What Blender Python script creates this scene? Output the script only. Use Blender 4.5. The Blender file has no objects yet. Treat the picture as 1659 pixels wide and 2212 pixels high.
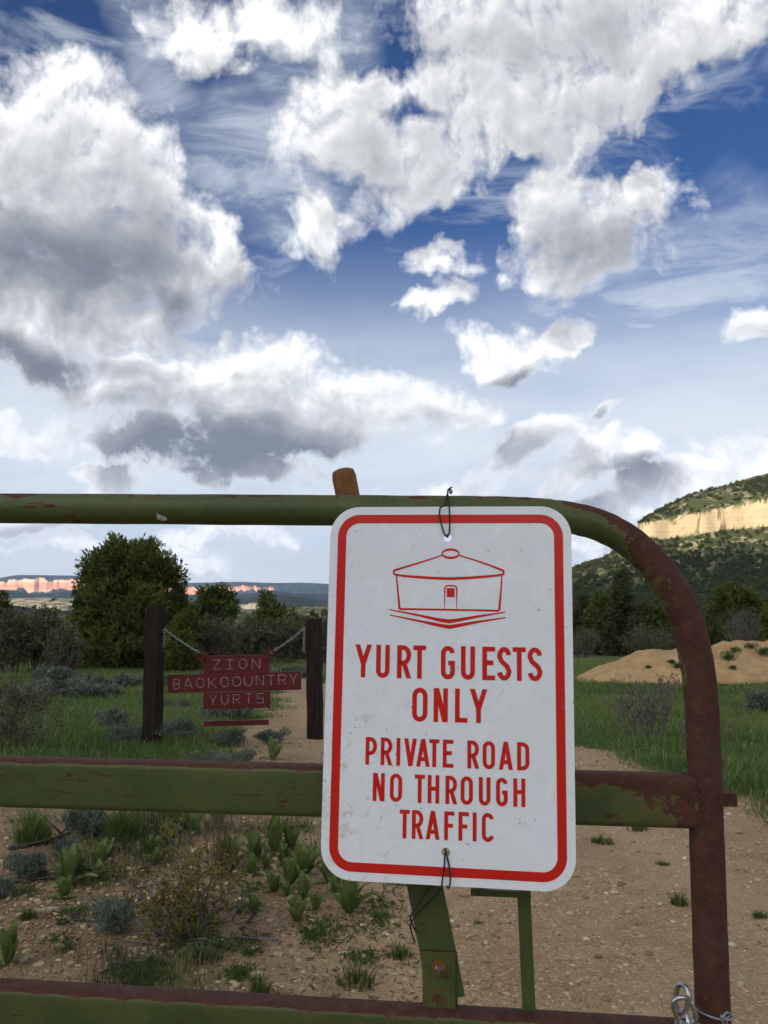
import bpy, bmesh, math, random
import numpy as np
from mathutils import Vector, Matrix, noise as mnoise

R = math.radians
SC = bpy.context.scene
COL = SC.collection

# ------------------------------------------------------------------ camera
CAM_H = 1.25
PITCH = R(5.9)
FPX = 1912.0                       # focal length in units of a 1659 x 2212 frame
cam = bpy.data.cameras.new('camera')
cam.sensor_fit = 'VERTICAL'
cam.sensor_height = 36.0
cam.lens = 36.0 * FPX / 2212.0
cam.clip_start = 0.05
cam.clip_end = 30000.0
cam_o = bpy.data.objects.new('camera', cam)
cam_o.location = (0, 0, CAM_H)
cam_o.rotation_euler = (math.pi / 2 + PITCH, 0, 0)
COL.objects.link(cam_o)
SC.camera = cam_o

def ray(u, v):
    a = (u - 829.5) / FPX
    b = -(v - 1106.0) / FPX
    c, s = math.cos(PITCH), math.sin(PITCH)
    return Vector((a, c - b * s, s + b * c))

def P(u, v, Y):
    """point at depth Y (metres along +Y) seen in direction (u, v)"""
    d = ray(u, v)
    return Vector((0, 0, CAM_H)) + d * (Y / d.y)

def azel(u, v):
    d = ray(u, v).normalized()
    return math.atan2(d.x, d.y), math.asin(d.z)

# ------------------------------------------------------------------ render settings
SC.render.engine = 'CYCLES'
SC.cycles.use_denoising = True
SC.cycles.denoiser = 'OPENIMAGEDENOISE'
SC.cycles.denoising_input_passes = 'RGB_ALBEDO_NORMAL'
SC.cycles.use_adaptive_sampling = True
SC.cycles.adaptive_threshold = 0.02
SC.cycles.adaptive_min_samples = 12
SC.cycles.max_bounces = 6
SC.cycles.diffuse_bounces = 2
SC.cycles.glossy_bounces = 3
SC.cycles.transparent_max_bounces = 12
SC.cycles.volume_bounces = 1
SC.cycles.sample_clamp_indirect = 6.0
SC.view_settings.view_transform = 'Standard'
SC.view_settings.look = 'None'
SC.view_settings.exposure = 0.0
SC.view_settings.gamma = 1.0
SC.view_settings.use_curve_mapping = False

SUN_EL = R(10.0)
SUN_AZ = R(222.0)                  # compass bearing of the sun from the camera's +Y, clockwise: behind on the left

SUN_VEC = (math.sin(SUN_AZ) * math.cos(SUN_EL), math.cos(SUN_AZ) * math.cos(SUN_EL), math.sin(SUN_EL))

# ------------------------------------------------------------------ node helper
class NB:
    """tiny node builder: N(tree) then n.math('ADD', a, b) and so on"""
    def __init__(self, tree):
        self.t = tree
    def new(self, typ, **kw):
        n = self.t.nodes.new(typ)
        for k, v in kw.items():
            setattr(n, k, v)
        return n
    def put(self, sock, v):
        if v is None:
            return
        if isinstance(v, bpy.types.NodeSocket):
            self.t.links.new(v, sock)
        else:
            sock.default_value = v
    def math(self, op, a, b=None, c=None, clamp=False):
        n = self.new('ShaderNodeMath', operation=op, use_clamp=clamp)
        for i, v in enumerate((a, b, c)):
            self.put(n.inputs[i], v)
        return n.outputs[0]
    def add(self, a, b): return self.math('ADD', a, b)
    def sub(self, a, b): return self.math('SUBTRACT', a, b)
    def mul(self, a, b): return self.math('MULTIPLY', a, b)
    def vm(self, op, a, b=None):
        n = self.new('ShaderNodeVectorMath', operation=op)
        self.put(n.inputs[0], a)
        if op == 'SCALE':
            self.put(n.inputs['Scale'], b)
        else:
            self.put(n.inputs[1], b)
        return n.outputs['Value'] if op in ('LENGTH', 'DOT_PRODUCT', 'DISTANCE') else n.outputs[0]
    def sep(self, v):
        n = self.new('ShaderNodeSeparateXYZ'); self.put(n.inputs[0], v); return n.outputs
    def comb(self, x, y, z=0.0):
        n = self.new('ShaderNodeCombineXYZ')
        for i, v in enumerate((x, y, z)): self.put(n.inputs[i], v)
        return n.outputs[0]
    def noise(self, vec, scale=5, detail=4, rough=.55, dist=0.0, color=False, lac=2.0, typ='FBM', norm=True, dim='3D'):
        n = self.new('ShaderNodeTexNoise', noise_dimensions=dim)
        n.noise_type = typ
        n.normalize = norm
        self.put(n.inputs['Vector'], vec)
        for k, v in (('Scale', scale), ('Detail', detail), ('Roughness', rough), ('Lacunarity', lac), ('Distortion', dist)):
            if k in n.inputs: self.put(n.inputs[k], v)
        return n.outputs[1] if color else n.outputs[0]
    def voro(self, vec, scale=5, feature='F1', out='Distance', detail=0, rough=.5, rand=1.0, dim='3D'):
        n = self.new('ShaderNodeTexVoronoi', feature=feature, voronoi_dimensions=dim)
        self.put(n.inputs['Vector'], vec); self.put(n.inputs['Scale'], scale)
        if 'Detail' in n.inputs:
            self.put(n.inputs['Detail'], detail); self.put(n.inputs['Roughness'], rough)
        self.put(n.inputs['Randomness'], rand)
        return n.outputs[out]
    def ramp(self, v, a, b, lo=0.0, hi=1.0, smooth=True):
        n = self.new('ShaderNodeMapRange', interpolation_type='SMOOTHSTEP' if smooth else 'LINEAR', clamp=True)
        for i, x in enumerate((v, a, b, lo, hi)): self.put(n.inputs[i], x)
        return n.outputs[0]
    def cramp(self, v, stops, interp='LINEAR'):
        n = self.new('ShaderNodeValToRGB')
        cr = n.color_ramp; cr.interpolation = interp
        while len(cr.elements) < len(stops): cr.elements.new(.5)
        for e, (p, c) in zip(cr.elements, stops):
            e.position = p; e.color = (*c, 1) if len(c) == 3 else c
        self.put(n.inputs[0], v)
        return n.outputs[0]
    def mix(self, f, a, b, mode='MIX'):
        n = self.new('ShaderNodeMix', data_type='RGBA', blend_type=mode)
        n.clamp_factor = True
        self.put(n.inputs[0], f)
        for s, v in ((n.inputs[6], a), (n.inputs[7], b)):
            if isinstance(v, tuple) and len(v) == 3: v = (*v, 1)
            self.put(s, v)
        return n.outputs[2]
    def mapping(self, vec, loc=(0,0,0), rot=(0,0,0), scale=(1,1,1), typ='POINT'):
        n = self.new('ShaderNodeMapping', vector_type=typ)
        self.put(n.inputs[0], vec)
        n.inputs[1].default_value = loc; n.inputs[2].default_value = rot; n.inputs[3].default_value = scale
        return n.outputs[0]

# ------------------------------------------------------------------ sky
def px_blob(u, v, ru, rv, rot=0.0, w=1.0):
    a, e = azel(u, v)
    return (a, e, ru / FPX, rv / FPX, R(rot), w)

# cumulus masses of the evening sky, by azimuth and elevation
CUMULUS = [px_blob(*b) for b in (
    # big heap on the left
    (120, 205, 110, 110, 0, .95), (60, 330, 250, 200, 0, 1.0), (210, 360, 190, 190, 0, .95), (280, 440, 150, 120, 0, .9),
    (120, 520, 300, 130, 0, 1.0), (330, 590, 230, 110, 0, .9), (440, 530, 100, 130, 0, .8), (140, 620, 260, 85, 0, .9),
    # second heap below it
    (40, 700, 220, 120, 0, 1.0), (250, 715, 210, 62, 4, .7), (60, 770, 180, 75, 0, .95),
    # long flat heap over the valley
    (250, 820, 210, 105, 0, .85), (420, 850, 260, 125, 0, 1.0), (590, 800, 190, 105, 0, .95), (650, 880, 260, 110, 0, .95),
    (430, 950, 370, 88, 0, 1.0), (640, 950, 250, 80, -4, 1.0), (850, 890, 190, 80, 4, .8), (970, 880, 130, 65, 8, .75),
    # great bank on the upper right
    (760, 190, 140, 130, 0, .8), (780, 320, 220, 130, 0, .85), (850, 410, 210, 75, 5, .8), (950, 120, 230, 180, 0, 1.0),
    (1050, 280, 330, 160, -15, 1.0), (1200, 90, 380, 170, 0, 1.0), (1300, 230, 250, 130, -25, .9), (1480, 60, 320, 110, -18, .9),
    (1370, 290, 110, 60, -20, .7),
    (1170, 435, 180, 110, -25, 1.0), (1230, 500, 220, 115, 0, 1.0), (1410, 430, 130, 95, -10, .9), (1200, 590, 180, 75, 0, .75), (1395, 350, 65, 30, -10, .55),
    # scraps
    (720, 490, 120, 80, -25, .85), (640, 560, 85, 40, -35, .6), (950, 550, 95, 75, 0, .75), (930, 655, 100, 45, -12, .65),
    (1020, 745, 85, 62, 0, .8), (1105, 760, 140, 62, 0, .95), (1240, 715, 85, 48, -12, .5), (1630, 690, 80, 52, 0, .75),
    (1310, 900, 75, 26, -8, .62), (1140, 975, 170, 62, -22, .75), (1240, 950, 80, 34, -25, .55),
    (1330, 990, 150, 62, 0, .95), (1230, 1035, 160, 50, 0, .85), (1500, 1070, 260, 70, -10, .95), (1640, 1030, 150, 70, 0, .85),
    (1330, 1110, 170, 60, -8, .7), (980, 1045, 160, 45, 0, .75),
    (210, 1050, 105, 36, 0, .8), (560, 1030, 220, 45, 0, .8), (480, 1160, 240, 40, 0, .55), (60, 1140, 170, 45, 0, .55),
    (430, 40, 150, 85, 20, .85), (600, 15, 230, 75, 0, .8), (250, 1200, 330, 30, 0, .45), (1270, 1180, 160, 40, 0, .5),
    (0, 960, 130, 50, 0, .55),
)]

CIRRUS = [px_blob(*b) for b in ((300, 90, 110, 210, 0, .8), (340, 240, 130, 90, 0, .55), (560, 330, 300, 130, 0, .85), (620, 430, 240, 110, 0, .85), (470, 420, 160, 70, 0, .7), (720, 60, 130, 130, 0, .8), (640, 200, 150, 160, 0, .6),
    (1450, 660, 460, 200, 0, .95), (1600, 480, 200, 120, 0, .45), (600, 660, 420, 70, 0, .22))]
# gaps where the blue shows through
GAPS = [px_blob(*b) for b in ((1045, 425, 100, 105, 0, .85), (1345, 335, 115, 62, 0, .95), (878, 235, 70, 42, 0, .55), (845, 70, 125, 100, -20, .85), (800, 130, 70, 50, 0, .5), (945, 455, 150, 62, 0, .8), (770, 395, 95, 55, 0, .5), (480, 430, 105, 60, 0, .6), (1110, 365, 95, 40, 0, .55), (1450, 290, 80, 60, 0, .75), (560, 60, 80, 50, 0, .45), (620, 560, 60, 60, 0, .5))]
# their thick, shaded undersides
BASES = [px_blob(*b) for b in (
    (120, 560, 400, 120, 0, 1.0), (330, 645, 240, 70, 0, .8), (50, 785, 240, 75, 0, 1.0), (430, 985, 430, 110, 0, 1.12), (640, 990, 240, 90, 0, 1.05), (330, 880, 230, 50, 0, .55), (930, 905, 190, 48, 0, .55),
    (1200, 40, 480, 150, 0, .62), (1320, 255, 290, 70, -20, .5), (890, 340, 290, 100, 0, .45), (1240, 540, 230, 100, 0, .62), (1130, 800, 150, 42, 0, .85), (1370, 1050, 170, 44, 0, .85), (1110, 1000, 200, 80, -20, .72), (1310, 905, 110, 40, 0, .8),
    (1640, 715, 90, 36, 0, .5), (230, 400, 190, 110, 0, .40), (1250, 700, 110, 60, 0, .45), (1240, 1100, 200, 40, 0, .7), (60, 1165, 220, 40, 0, .7))]

def build_world():
    w = bpy.data.worlds.new('World')
    SC.world = w
    w.use_nodes = True
    t = w.node_tree
    t.nodes.clear()
    n = NB(t)
    tc = n.new('ShaderNodeTexCoord').outputs['Generated']
    d = n.vm('NORMALIZE', tc)
    x, y, z = n.sep(d)
    az = n.math('ARCTAN2', x, y)
    el = n.math('ARCSINE', z)
    q = n.comb(az, el, 0.0)

    sky = n.new('ShaderNodeTexSky')
    sky.sky_type = 'NISHITA'
    sky.sun_disc = False
    sky.sun_elevation = SUN_EL
    sky.sun_rotation = SUN_AZ
    sky.altitude = 2000.0
    sky.air_density = 1.0
    sky.dust_density = 0.3
    sky.ozone_density = 3.0

    # broad generic cover so that the sky goes on as scattered cumulus all round
    front = n.ramp(n.math('ABSOLUTE', az), .42, .62)
    over = n.ramp(el, .62, .75)
    outside = n.math('MAXIMUM', front, over)

    # warped coordinates shared by every sample (coarse shape of the heaps)
    wa = n.vm('SUBTRACT', n.noise(q, 7.0, 2, .5, color=True, dim='2D'), (.5, .5, .5))
    wb = n.vm('SUBTRACT', n.noise(q, 24.0, 5, .55, color=True, dim='2D'), (.5, .5, .5))
    q1 = n.vm('ADD', q, n.vm('ADD', n.vm('SCALE', wa, .085), n.vm('SCALE', wb, .042)))
    q1 = n.vm('MULTIPLY', q1, (1, 1, 0))
    # a smoother copy for the light and shade inside the heaps
    qs = n.vm('ADD', q, n.vm('ADD', n.vm('SCALE', wa, .085), n.vm('SCALE', wb, .022)))
    qs = n.vm('MULTIPLY', qs, (1, 1, 0))
    qb = n.vm('MULTIPLY', n.vm('ADD', q, n.vm('SCALE', wa, .05)), (1, 1, 0))     # billows: hardly warped, or they smear

    TILT = R(-20)                                           # slanting heaps all lean the same way
    def vmadd(v, sc, off):
        m = n.new('ShaderNodeVectorMath', operation='MULTIPLY_ADD')
        n.put(m.inputs[0], v); m.inputs[1].default_value = sc; m.inputs[2].default_value = off
        return m.outputs[0]

    # thin high veil and streaks
    vq = n.mapping(q, rot=(0, 0, R(28)), scale=(1.0, 3.0, 1))
    v1 = n.noise(vq, 5.0, 7, .62, dist=.8)
    v2 = n.noise(n.mapping(q, rot=(0, 0, R(-62)), scale=(1, 3.5, 1)), 6.0, 7, .62, dist=.6)
    streak = n.math('MAXIMUM', n.ramp(v1, .49, .74, 0, .50), n.ramp(v2, .50, .74, 0, .48))
    low = n.ramp(el, .17, .43, 1.0, 0.0)
    low = n.mul(low, n.ramp(n.noise(n.mapping(q, scale=(1, 4, 1)), 4.0, 5, .55), .30, .62, .80, 1.0))
    sheets = None                                           # broad sheets of cirrus, combed by the wind
    qc = n.vm('ADD', q, n.vm('SCALE', n.vm('SUBTRACT', n.noise(q, 5.0, 4, .6, color=True, dim='2D'), (.5, .5, .5)), .12))
    for (a, e, ra, re, rot, wgt) in CIRRUS:
        m = n.new('ShaderNodeVectorMath', operation='MULTIPLY_ADD')
        n.put(m.inputs[0], qc); m.inputs[1].default_value = (1 / ra, 1 / re, 0); m.inputs[2].default_value = (-a / ra, -e / re, 0)
        g = n.mul(n.math('MAXIMUM', n.sub(1.0, n.vm('DOT_PRODUCT', m.outputs[0], m.outputs[0])), 0.0), wgt)
        sheets = g if sheets is None else n.math('MAXIMUM', sheets, g)
    comb_ = n.ramp(n.math('MAXIMUM', v1, v2), .40, .72, .25, 1.0)
    sheets = n.mul(sheets, comb_)
    veil = n.math('MAXIMUM', n.math('MAXIMUM', streak, low), sheets)
    horiz = n.ramp(el, -.02, .16, 1, 0)
    vcol = n.mix(horiz, (.80, .87, .94), (.76, .80, .84))

    blue = n.vm('MULTIPLY', sky.outputs[0], (.38, .63, 1.0))
    k = 10.0                                                # background strength is 1/k
    # cloud and veil brightened towards the unseen sun to fill in the foreground light
    sd = n.math('MAXIMUM', n.vm('DOT_PRODUCT', d, tuple(SUN_VEC)), 0.0)
    glow = n.vm('ADD', (k, k, k), n.vm('SCALE', (7.6 * k, 7.1 * k, 6.4 * k), n.math('POWER', sd, 2.0)))
    base = n.mix(veil, blue, n.vm('MULTIPLY', vcol, glow))

    def clouds(blobs):
        """sky with the cumulus heaps listed; one closure per part of the sky, so that each ray weighs only the heaps near it"""
        def field(qq, rmin=0.0, lst=None):
            """coarse cloud thickness at coordinate qq: 1 in the heart of a heap, 0 at its rim, negative outside"""
            m = None
            qr = n.mapping(qq, rot=(0, 0, TILT))
            for (a, e, ra, re, rot, wgt) in (blobs if lst is None else lst):
                if re * FPX < rmin: continue
                ra *= (.55 + .45 * wgt); re *= (.55 + .45 * wgt)
                if rot < -.05:
                    ca, sa = math.cos(TILT), math.sin(TILT)
                    a, e = a * ca - e * sa, a * sa + e * ca
                    mp = vmadd(qr, (1 / ra, 1 / re, 0), (-a / ra, -e / re, 0))
                else:
                    mp = vmadd(qq, (1 / ra, 1 / re, 0), (-a / ra, -e / re, 0))
                r2 = n.vm('DOT_PRODUCT', mp, mp)
                m = r2 if m is None else n.math('SMOOTH_MIN', m, r2, .35)
            if m is None: return -.8
            return n.math('MAXIMUM', n.sub(1.0, m), -.8)

        def body(qq, rmin=0.0, det=3):
            g = n.ramp(n.noise(qq, 2.6, det, .55, dim='2D'), .30, .70, -.8, .85, smooth=False)
            if not blobs: return g
            mm = n.new('ShaderNodeMix', data_type='FLOAT')
            n.put(mm.inputs[0], outside); n.put(mm.inputs[2], field(qq, rmin)); n.put(mm.inputs[3], g)
            return mm.outputs[0]
        M0 = body(q1)
        M1 = body(n.vm('ADD', qs, (-.016, .040, 0)), 50, 1)

        def billow(qq, det):
            a = n.noise(qq, 17.0, det, .56, dim='2D')
            b = n.voro(qq, 26.0, detail=min(det, 3), rough=.6, dim='2D')
            return n.sub(n.sub(a, .5), n.mul(n.sub(b, .36), .26))
        B0 = billow(qb, 8)
        B1 = billow(n.vm('ADD', qb, (-.006, .011, 0)), 3)

        D = n.add(M0, n.mul(B0, 1.75))
        if blobs:
            for (a, e, ra, re, rot, wgt) in GAPS:
                mp = vmadd(q1, (1 / ra, 1 / re, 0), (-a / ra, -e / re, 0))
                D = n.sub(D, n.mul(n.math('MAXIMUM', n.sub(1.0, n.vm('DOT_PRODUCT', mp, mp)), 0.0), wgt))
        alpha = n.math('POWER', n.ramp(D, -.26, .50, smooth=False), 1.25)
        D1 = n.math('MAXIMUM', n.add(M1, n.mul(B1, 1.2)), 0.0)
        D0 = n.math('MAXIMUM', D, 0.0)
        tau = n.add(n.mul(D1, .62), n.mul(D0, .16))
        if blobs:                                          # soft sum of the shaded undersides
            und = None
            for (a, e, ra, re, rot, wgt) in BASES:
                mp = vmadd(qs, (1 / ra, 1 / re, 0), (-a / ra, -e / re, 0))
                g = n.mul(n.math('MAXIMUM', n.sub(1.0, n.vm('DOT_PRODUCT', mp, mp)), 0.0), wgt)
                und = g if und is None else n.math('MAXIMUM', und, g)
            tau = n.add(tau, n.mul(n.mul(n.mul(und, und), n.ramp(D, -.1, .6)), 1.40))
        tau = n.sub(tau, n.mul(n.sub(B0, B1), .60))
        lit = n.math('POWER', 2.718, n.mul(tau, -1.0))
        lit = n.math('POWER', n.ramp(lit, .13, 1.0, 0, 1, smooth=False), 1.1)
        grey = n.mix(n.ramp(el, .34, .52), (.205, .228, .272), (.36, .375, .405))
        ccol = n.mix(lit, grey, (1.22, 1.22, 1.22))

        out = n.mix(alpha, base, n.vm('MULTIPLY', ccol, glow))
        bg = n.new('ShaderNodeBackground')
        n.put(bg.inputs[0], out)
        bg.inputs[1].default_value = 1.0 / k
        return bg.outputs[0]

    def near(a0, a1, e0, e1):
        return [c for c in CUMULUS if c[0] + c[2] > a0 - .06 and c[0] - c[2] < a1 + .06 and c[1] + c[3] > e0 - .05 and c[1] - c[3] < e1 + .13]

    def pick(f, a, b):
        mx = n.new('ShaderNodeMixShader')
        n.put(mx.inputs[0], f); t.links.new(a, mx.inputs[1]); t.links.new(b, mx.inputs[2])
        return mx.outputs[0]
    sh = pick(n.math('GREATER_THAN', el, .235), clouds(near(-.7, .7, -.2, .235)), clouds(near(-.7, .7, .235, .8)))
    gone = n.math('MAXIMUM', n.math('GREATER_THAN', n.math('ABSOLUTE', az), .65), n.math('GREATER_THAN', el, .77))
    sh = pick(gone, sh, clouds([]))
    o = n.new('ShaderNodeOutputWorld')
    t.links.new(sh, o.inputs[0])
    w.cycles.sampling_method = 'MANUAL'
    w.cycles.sample_map_resolution = 512
build_world()

# ------------------------------------------------------------------ sun
sl = bpy.data.lights.new('sun', 'SUN')
sl.energy = 4.5
sl.angle = R(.5)
sl.color = (1.0, .86, .66)
so = bpy.data.objects.new('sun', sl)
SUN_DIR = Vector(SUN_VEC)
so.rotation_euler = SUN_DIR.to_track_quat('Z', 'Y').to_euler()
COL.objects.link(so)

# ------------------------------------------------------------------ object helpers
RNG = np.random.default_rng(7)
random.seed(7)

def tag(o, label=None, cat=None, group=None, kind=None):
    if label: o['label'] = label
    if cat: o['category'] = cat
    if group: o['group'] = group
    if kind: o['kind'] = kind
    return o

def empty(name, loc):
    o = bpy.data.objects.new(name, None)
    o.location = loc
    o.empty_display_size = .1
    COL.objects.link(o)
    return o

def mesh_obj(name, verts, faces, mat=None, parent=None, smooth=False, attrs=None, origin=None):
    """verts in world space; the object's origin is the parent's origin, or `origin`"""
    v = np.asarray(verts, dtype=np.float64).reshape(-1, 3)
    off = np.zeros(3)
    if parent is not None:
        p = parent
        while p is not None:
            off += np.array(p.location); p = p.parent
    loc = np.zeros(3)
    if origin is not None:
        loc = np.array(origin) - off
        off = np.array(origin)
    me = bpy.data.meshes.new(name)
    fill_mesh(me, v - off, faces)
    if attrs:
        for k, a in attrs.items():
            at = me.attributes.new(k, 'FLOAT', 'POINT')
            at.data.foreach_set('value', np.asarray(a, dtype=np.float32))
    if smooth:
        me.polygons.foreach_set('use_smooth', np.ones(len(me.polygons), dtype=bool))
    if mat: me.materials.append(mat)
    o = bpy.data.objects.new(name, me)
    if parent is not None: o.parent = parent
    o.location = loc
    COL.objects.link(o)
    return o

def fill_mesh(me, v, faces):
    if isinstance(faces, np.ndarray):
        nf, k = faces.shape
        me.vertices.add(len(v)); me.vertices.foreach_set('co', v.astype(np.float32).ravel())
        me.loops.add(nf * k); me.loops.foreach_set('vertex_index', faces.astype(np.int32).ravel())
        me.polygons.add(nf)
        me.polygons.foreach_set('loop_start', np.arange(0, nf * k, k, dtype=np.int32))
        me.update(calc_edges=True); me.validate(clean_customdata=False)
    else:
        me.from_pydata([tuple(p) for p in v], [], faces); me.update()

class MB:
    """collects shapes into one mesh"""
    def __init__(self): self.v = []; self.f = []; self.a = []
    def add(self, verts, faces, a=0.0):
        b = len(self.v)
        self.v += [tuple(p) for p in verts]
        self.f += [tuple(i + b for i in fc) for fc in faces]
        self.a += [a] * len(verts) if not hasattr(a, '__len__') else list(a)
    def tube(self, path, rad, seg=12, cap=True, a=None, closed=False):
        path = [Vector(p) for p in path]; n = len(path)
        rads = rad if hasattr(rad, '__len__') else [rad] * n
        b = len(self.v)
        up = None
        for i, p in enumerate(path):
            if closed: t = path[(i + 1) % n] - path[i - 1]
            else: t = path[min(i + 1, n - 1)] - path[max(i - 1, 0)]
            t.normalize()
            if up is None:
                up = Vector((0, 0, 1)) if abs(t.z) < .9 else Vector((0, 1, 0))
            side = t.cross(up)
            if side.length < 1e-6: side = t.orthogonal()
            side.normalize(); up = side.cross(t).normalized()
            for k in range(seg):
                an = 2 * math.pi * k / seg
                self.v.append(tuple(p + (side * math.cos(an) + up * math.sin(an)) * rads[i]))
                self.a.append(0.0 if a is None else a[i])
        m = n if closed else n - 1
        for i in range(m):
            j = (i + 1) % n
            for k in range(seg):
                l = (k + 1) % seg
                self.f.append((b + i * seg + k, b + i * seg + l, b + j * seg + l, b + j * seg + k))
        if cap and not closed:
            self.f.append(tuple(b + k for k in range(seg))[::-1])
            self.f.append(tuple(b + (n - 1) * seg + k for k in range(seg)))
    def frame_box(self, o, ex, ey, ez, lo, hi, bev=0.0, a=0.0):
        """box lo..hi in the frame (o, ex, ey, ez), with bevelled edges along ex"""
        o, ex, ey, ez = Vector(o), Vector(ex), Vector(ey), Vector(ez)
        (x0, y0, z0), (x1, y1, z1) = lo, hi
        if bev:
            prof = []
            for cy, cz, a0 in ((y1 - bev, z1 - bev, 0), (y0 + bev, z1 - bev, 90), (y0 + bev, z0 + bev, 180), (y1 - bev, z0 + bev, 270)):
                for q in (0, 30, 60, 90):
                    prof.append((cy + bev * math.cos(R(a0 + q)), cz + bev * math.sin(R(a0 + q))))
        else:
            prof = [(y1, z1), (y0, z1), (y0, z0), (y1, z0)]
        m = len(prof)
        vs = [o + ex * x + ey * y + ez * z for x in (x0, x1) for (y, z) in prof]
        fs = [(i, (i + 1) % m, m + (i + 1) % m, m + i) for i in range(m)]
        fs += [tuple(range(m))[::-1], tuple(range(m, 2 * m))]
        self.add(vs, fs, a)
    def build(self, name, mat, parent=None, smooth=False, attr=None, origin=None):
        return mesh_obj(name, self.v, self.f, mat, parent, smooth, {attr: self.a} if attr else None, origin)

def auto_smooth(o, deg=40):
    me = o.data
    me.polygons.foreach_set('use_smooth', np.ones(len(me.polygons), dtype=bool))
    bm = bmesh.new(); bm.from_mesh(me)
    for e in bm.edges:
        e.smooth = not (len(e.link_faces) == 2 and e.calc_face_angle(0) > R(deg))
    bm.normal_update(); bm.to_mesh(me); bm.free()
    return o

def spline(pts, n):
    """Catmull-Rom through pts, n points evenly in parameter"""
    pts = [Vector(p) for p in pts]
    out = []
    m = len(pts) - 1
    for i in range(n):
        t = i / (n - 1) * m
        k = min(int(t), m - 1); f = t - k
        p0 = pts[max(k - 1, 0)]; p1 = pts[k]; p2 = pts[k + 1]; p3 = pts[min(k + 2, m)]
        out.append(.5 * ((2 * p1) + (p2 - p0) * f + (2 * p0 - 5 * p1 + 4 * p2 - p3) * f * f + (3 * p1 - p0 - 3 * p2 + p3) * f ** 3))
    return out

# ------------------------------------------------------------------ materials
MATS = {}
def material(name, rough=.8, metal=0.0, spec=.4):
    m = bpy.data.materials.new(name)
    m.use_nodes = True
    t = m.node_tree
    n = NB(t)
    b = t.nodes['Principled BSDF']
    b.inputs['Roughness'].default_value = rough
    b.inputs['Metallic'].default_value = metal
    b.inputs['Specular IOR Level'].default_value = spec
    MATS[name] = m
    return m, n, b

def bump(n, b, h, strength=.4, dist=.01):
    bp = n.new('ShaderNodeBump')
    bp.inputs['Strength'].default_value = strength
    bp.inputs['Distance'].default_value = dist
    n.put(bp.inputs['Height'], h)
    n.t.links.new(bp.outputs[0], b.inputs['Normal'])

def simple(name, col, rough=.8, metal=0.0, var=.25, scale=12.0, spec=.4, bmp=0.0):
    m, n, b = material(name, rough, metal, spec)
    tc = n.new('ShaderNodeTexCoord').outputs['Object']
    f = n.noise(tc, scale, 6, .6)
    c0 = tuple(c * (1 - var) for c in col); c1 = tuple(min(1, c * (1 + var)) for c in col)
    n.put(b.inputs['Base Color'], n.mix(n.ramp(f, .3, .7), c0, c1))
    if bmp: bump(n, b, n.noise(tc, scale * 3, 6, .6), bmp, .005)
    return m

def leafy(name, ca, cb, rough=.6, trans=.25, attr='tint', third=None):
    m, n, b = material(name, rough, 0, .25)
    at = n.new('ShaderNodeAttribute', attribute_name=attr).outputs['Fac']
    col = n.mix(at, ca, cb) if third is None else n.cramp(at, [(0, ca), (.6, cb), (1, third)])
    n.put(b.inputs['Base Color'], col)
    if trans:
        tr = n.new('ShaderNodeBsdfTranslucent'); n.put(tr.inputs[0], n.vm('MULTIPLY', col, (1.2, 1.25, .7)))
        mx = n.new('ShaderNodeMixShader'); mx.inputs[0].default_value = trans
        n.t.links.new(b.outputs[0], mx.inputs[1]); n.t.links.new(tr.outputs[0], mx.inputs[2])
        n.t.links.new(mx.outputs[0], n.t.nodes['Material Output'].inputs[0])
    return m

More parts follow.
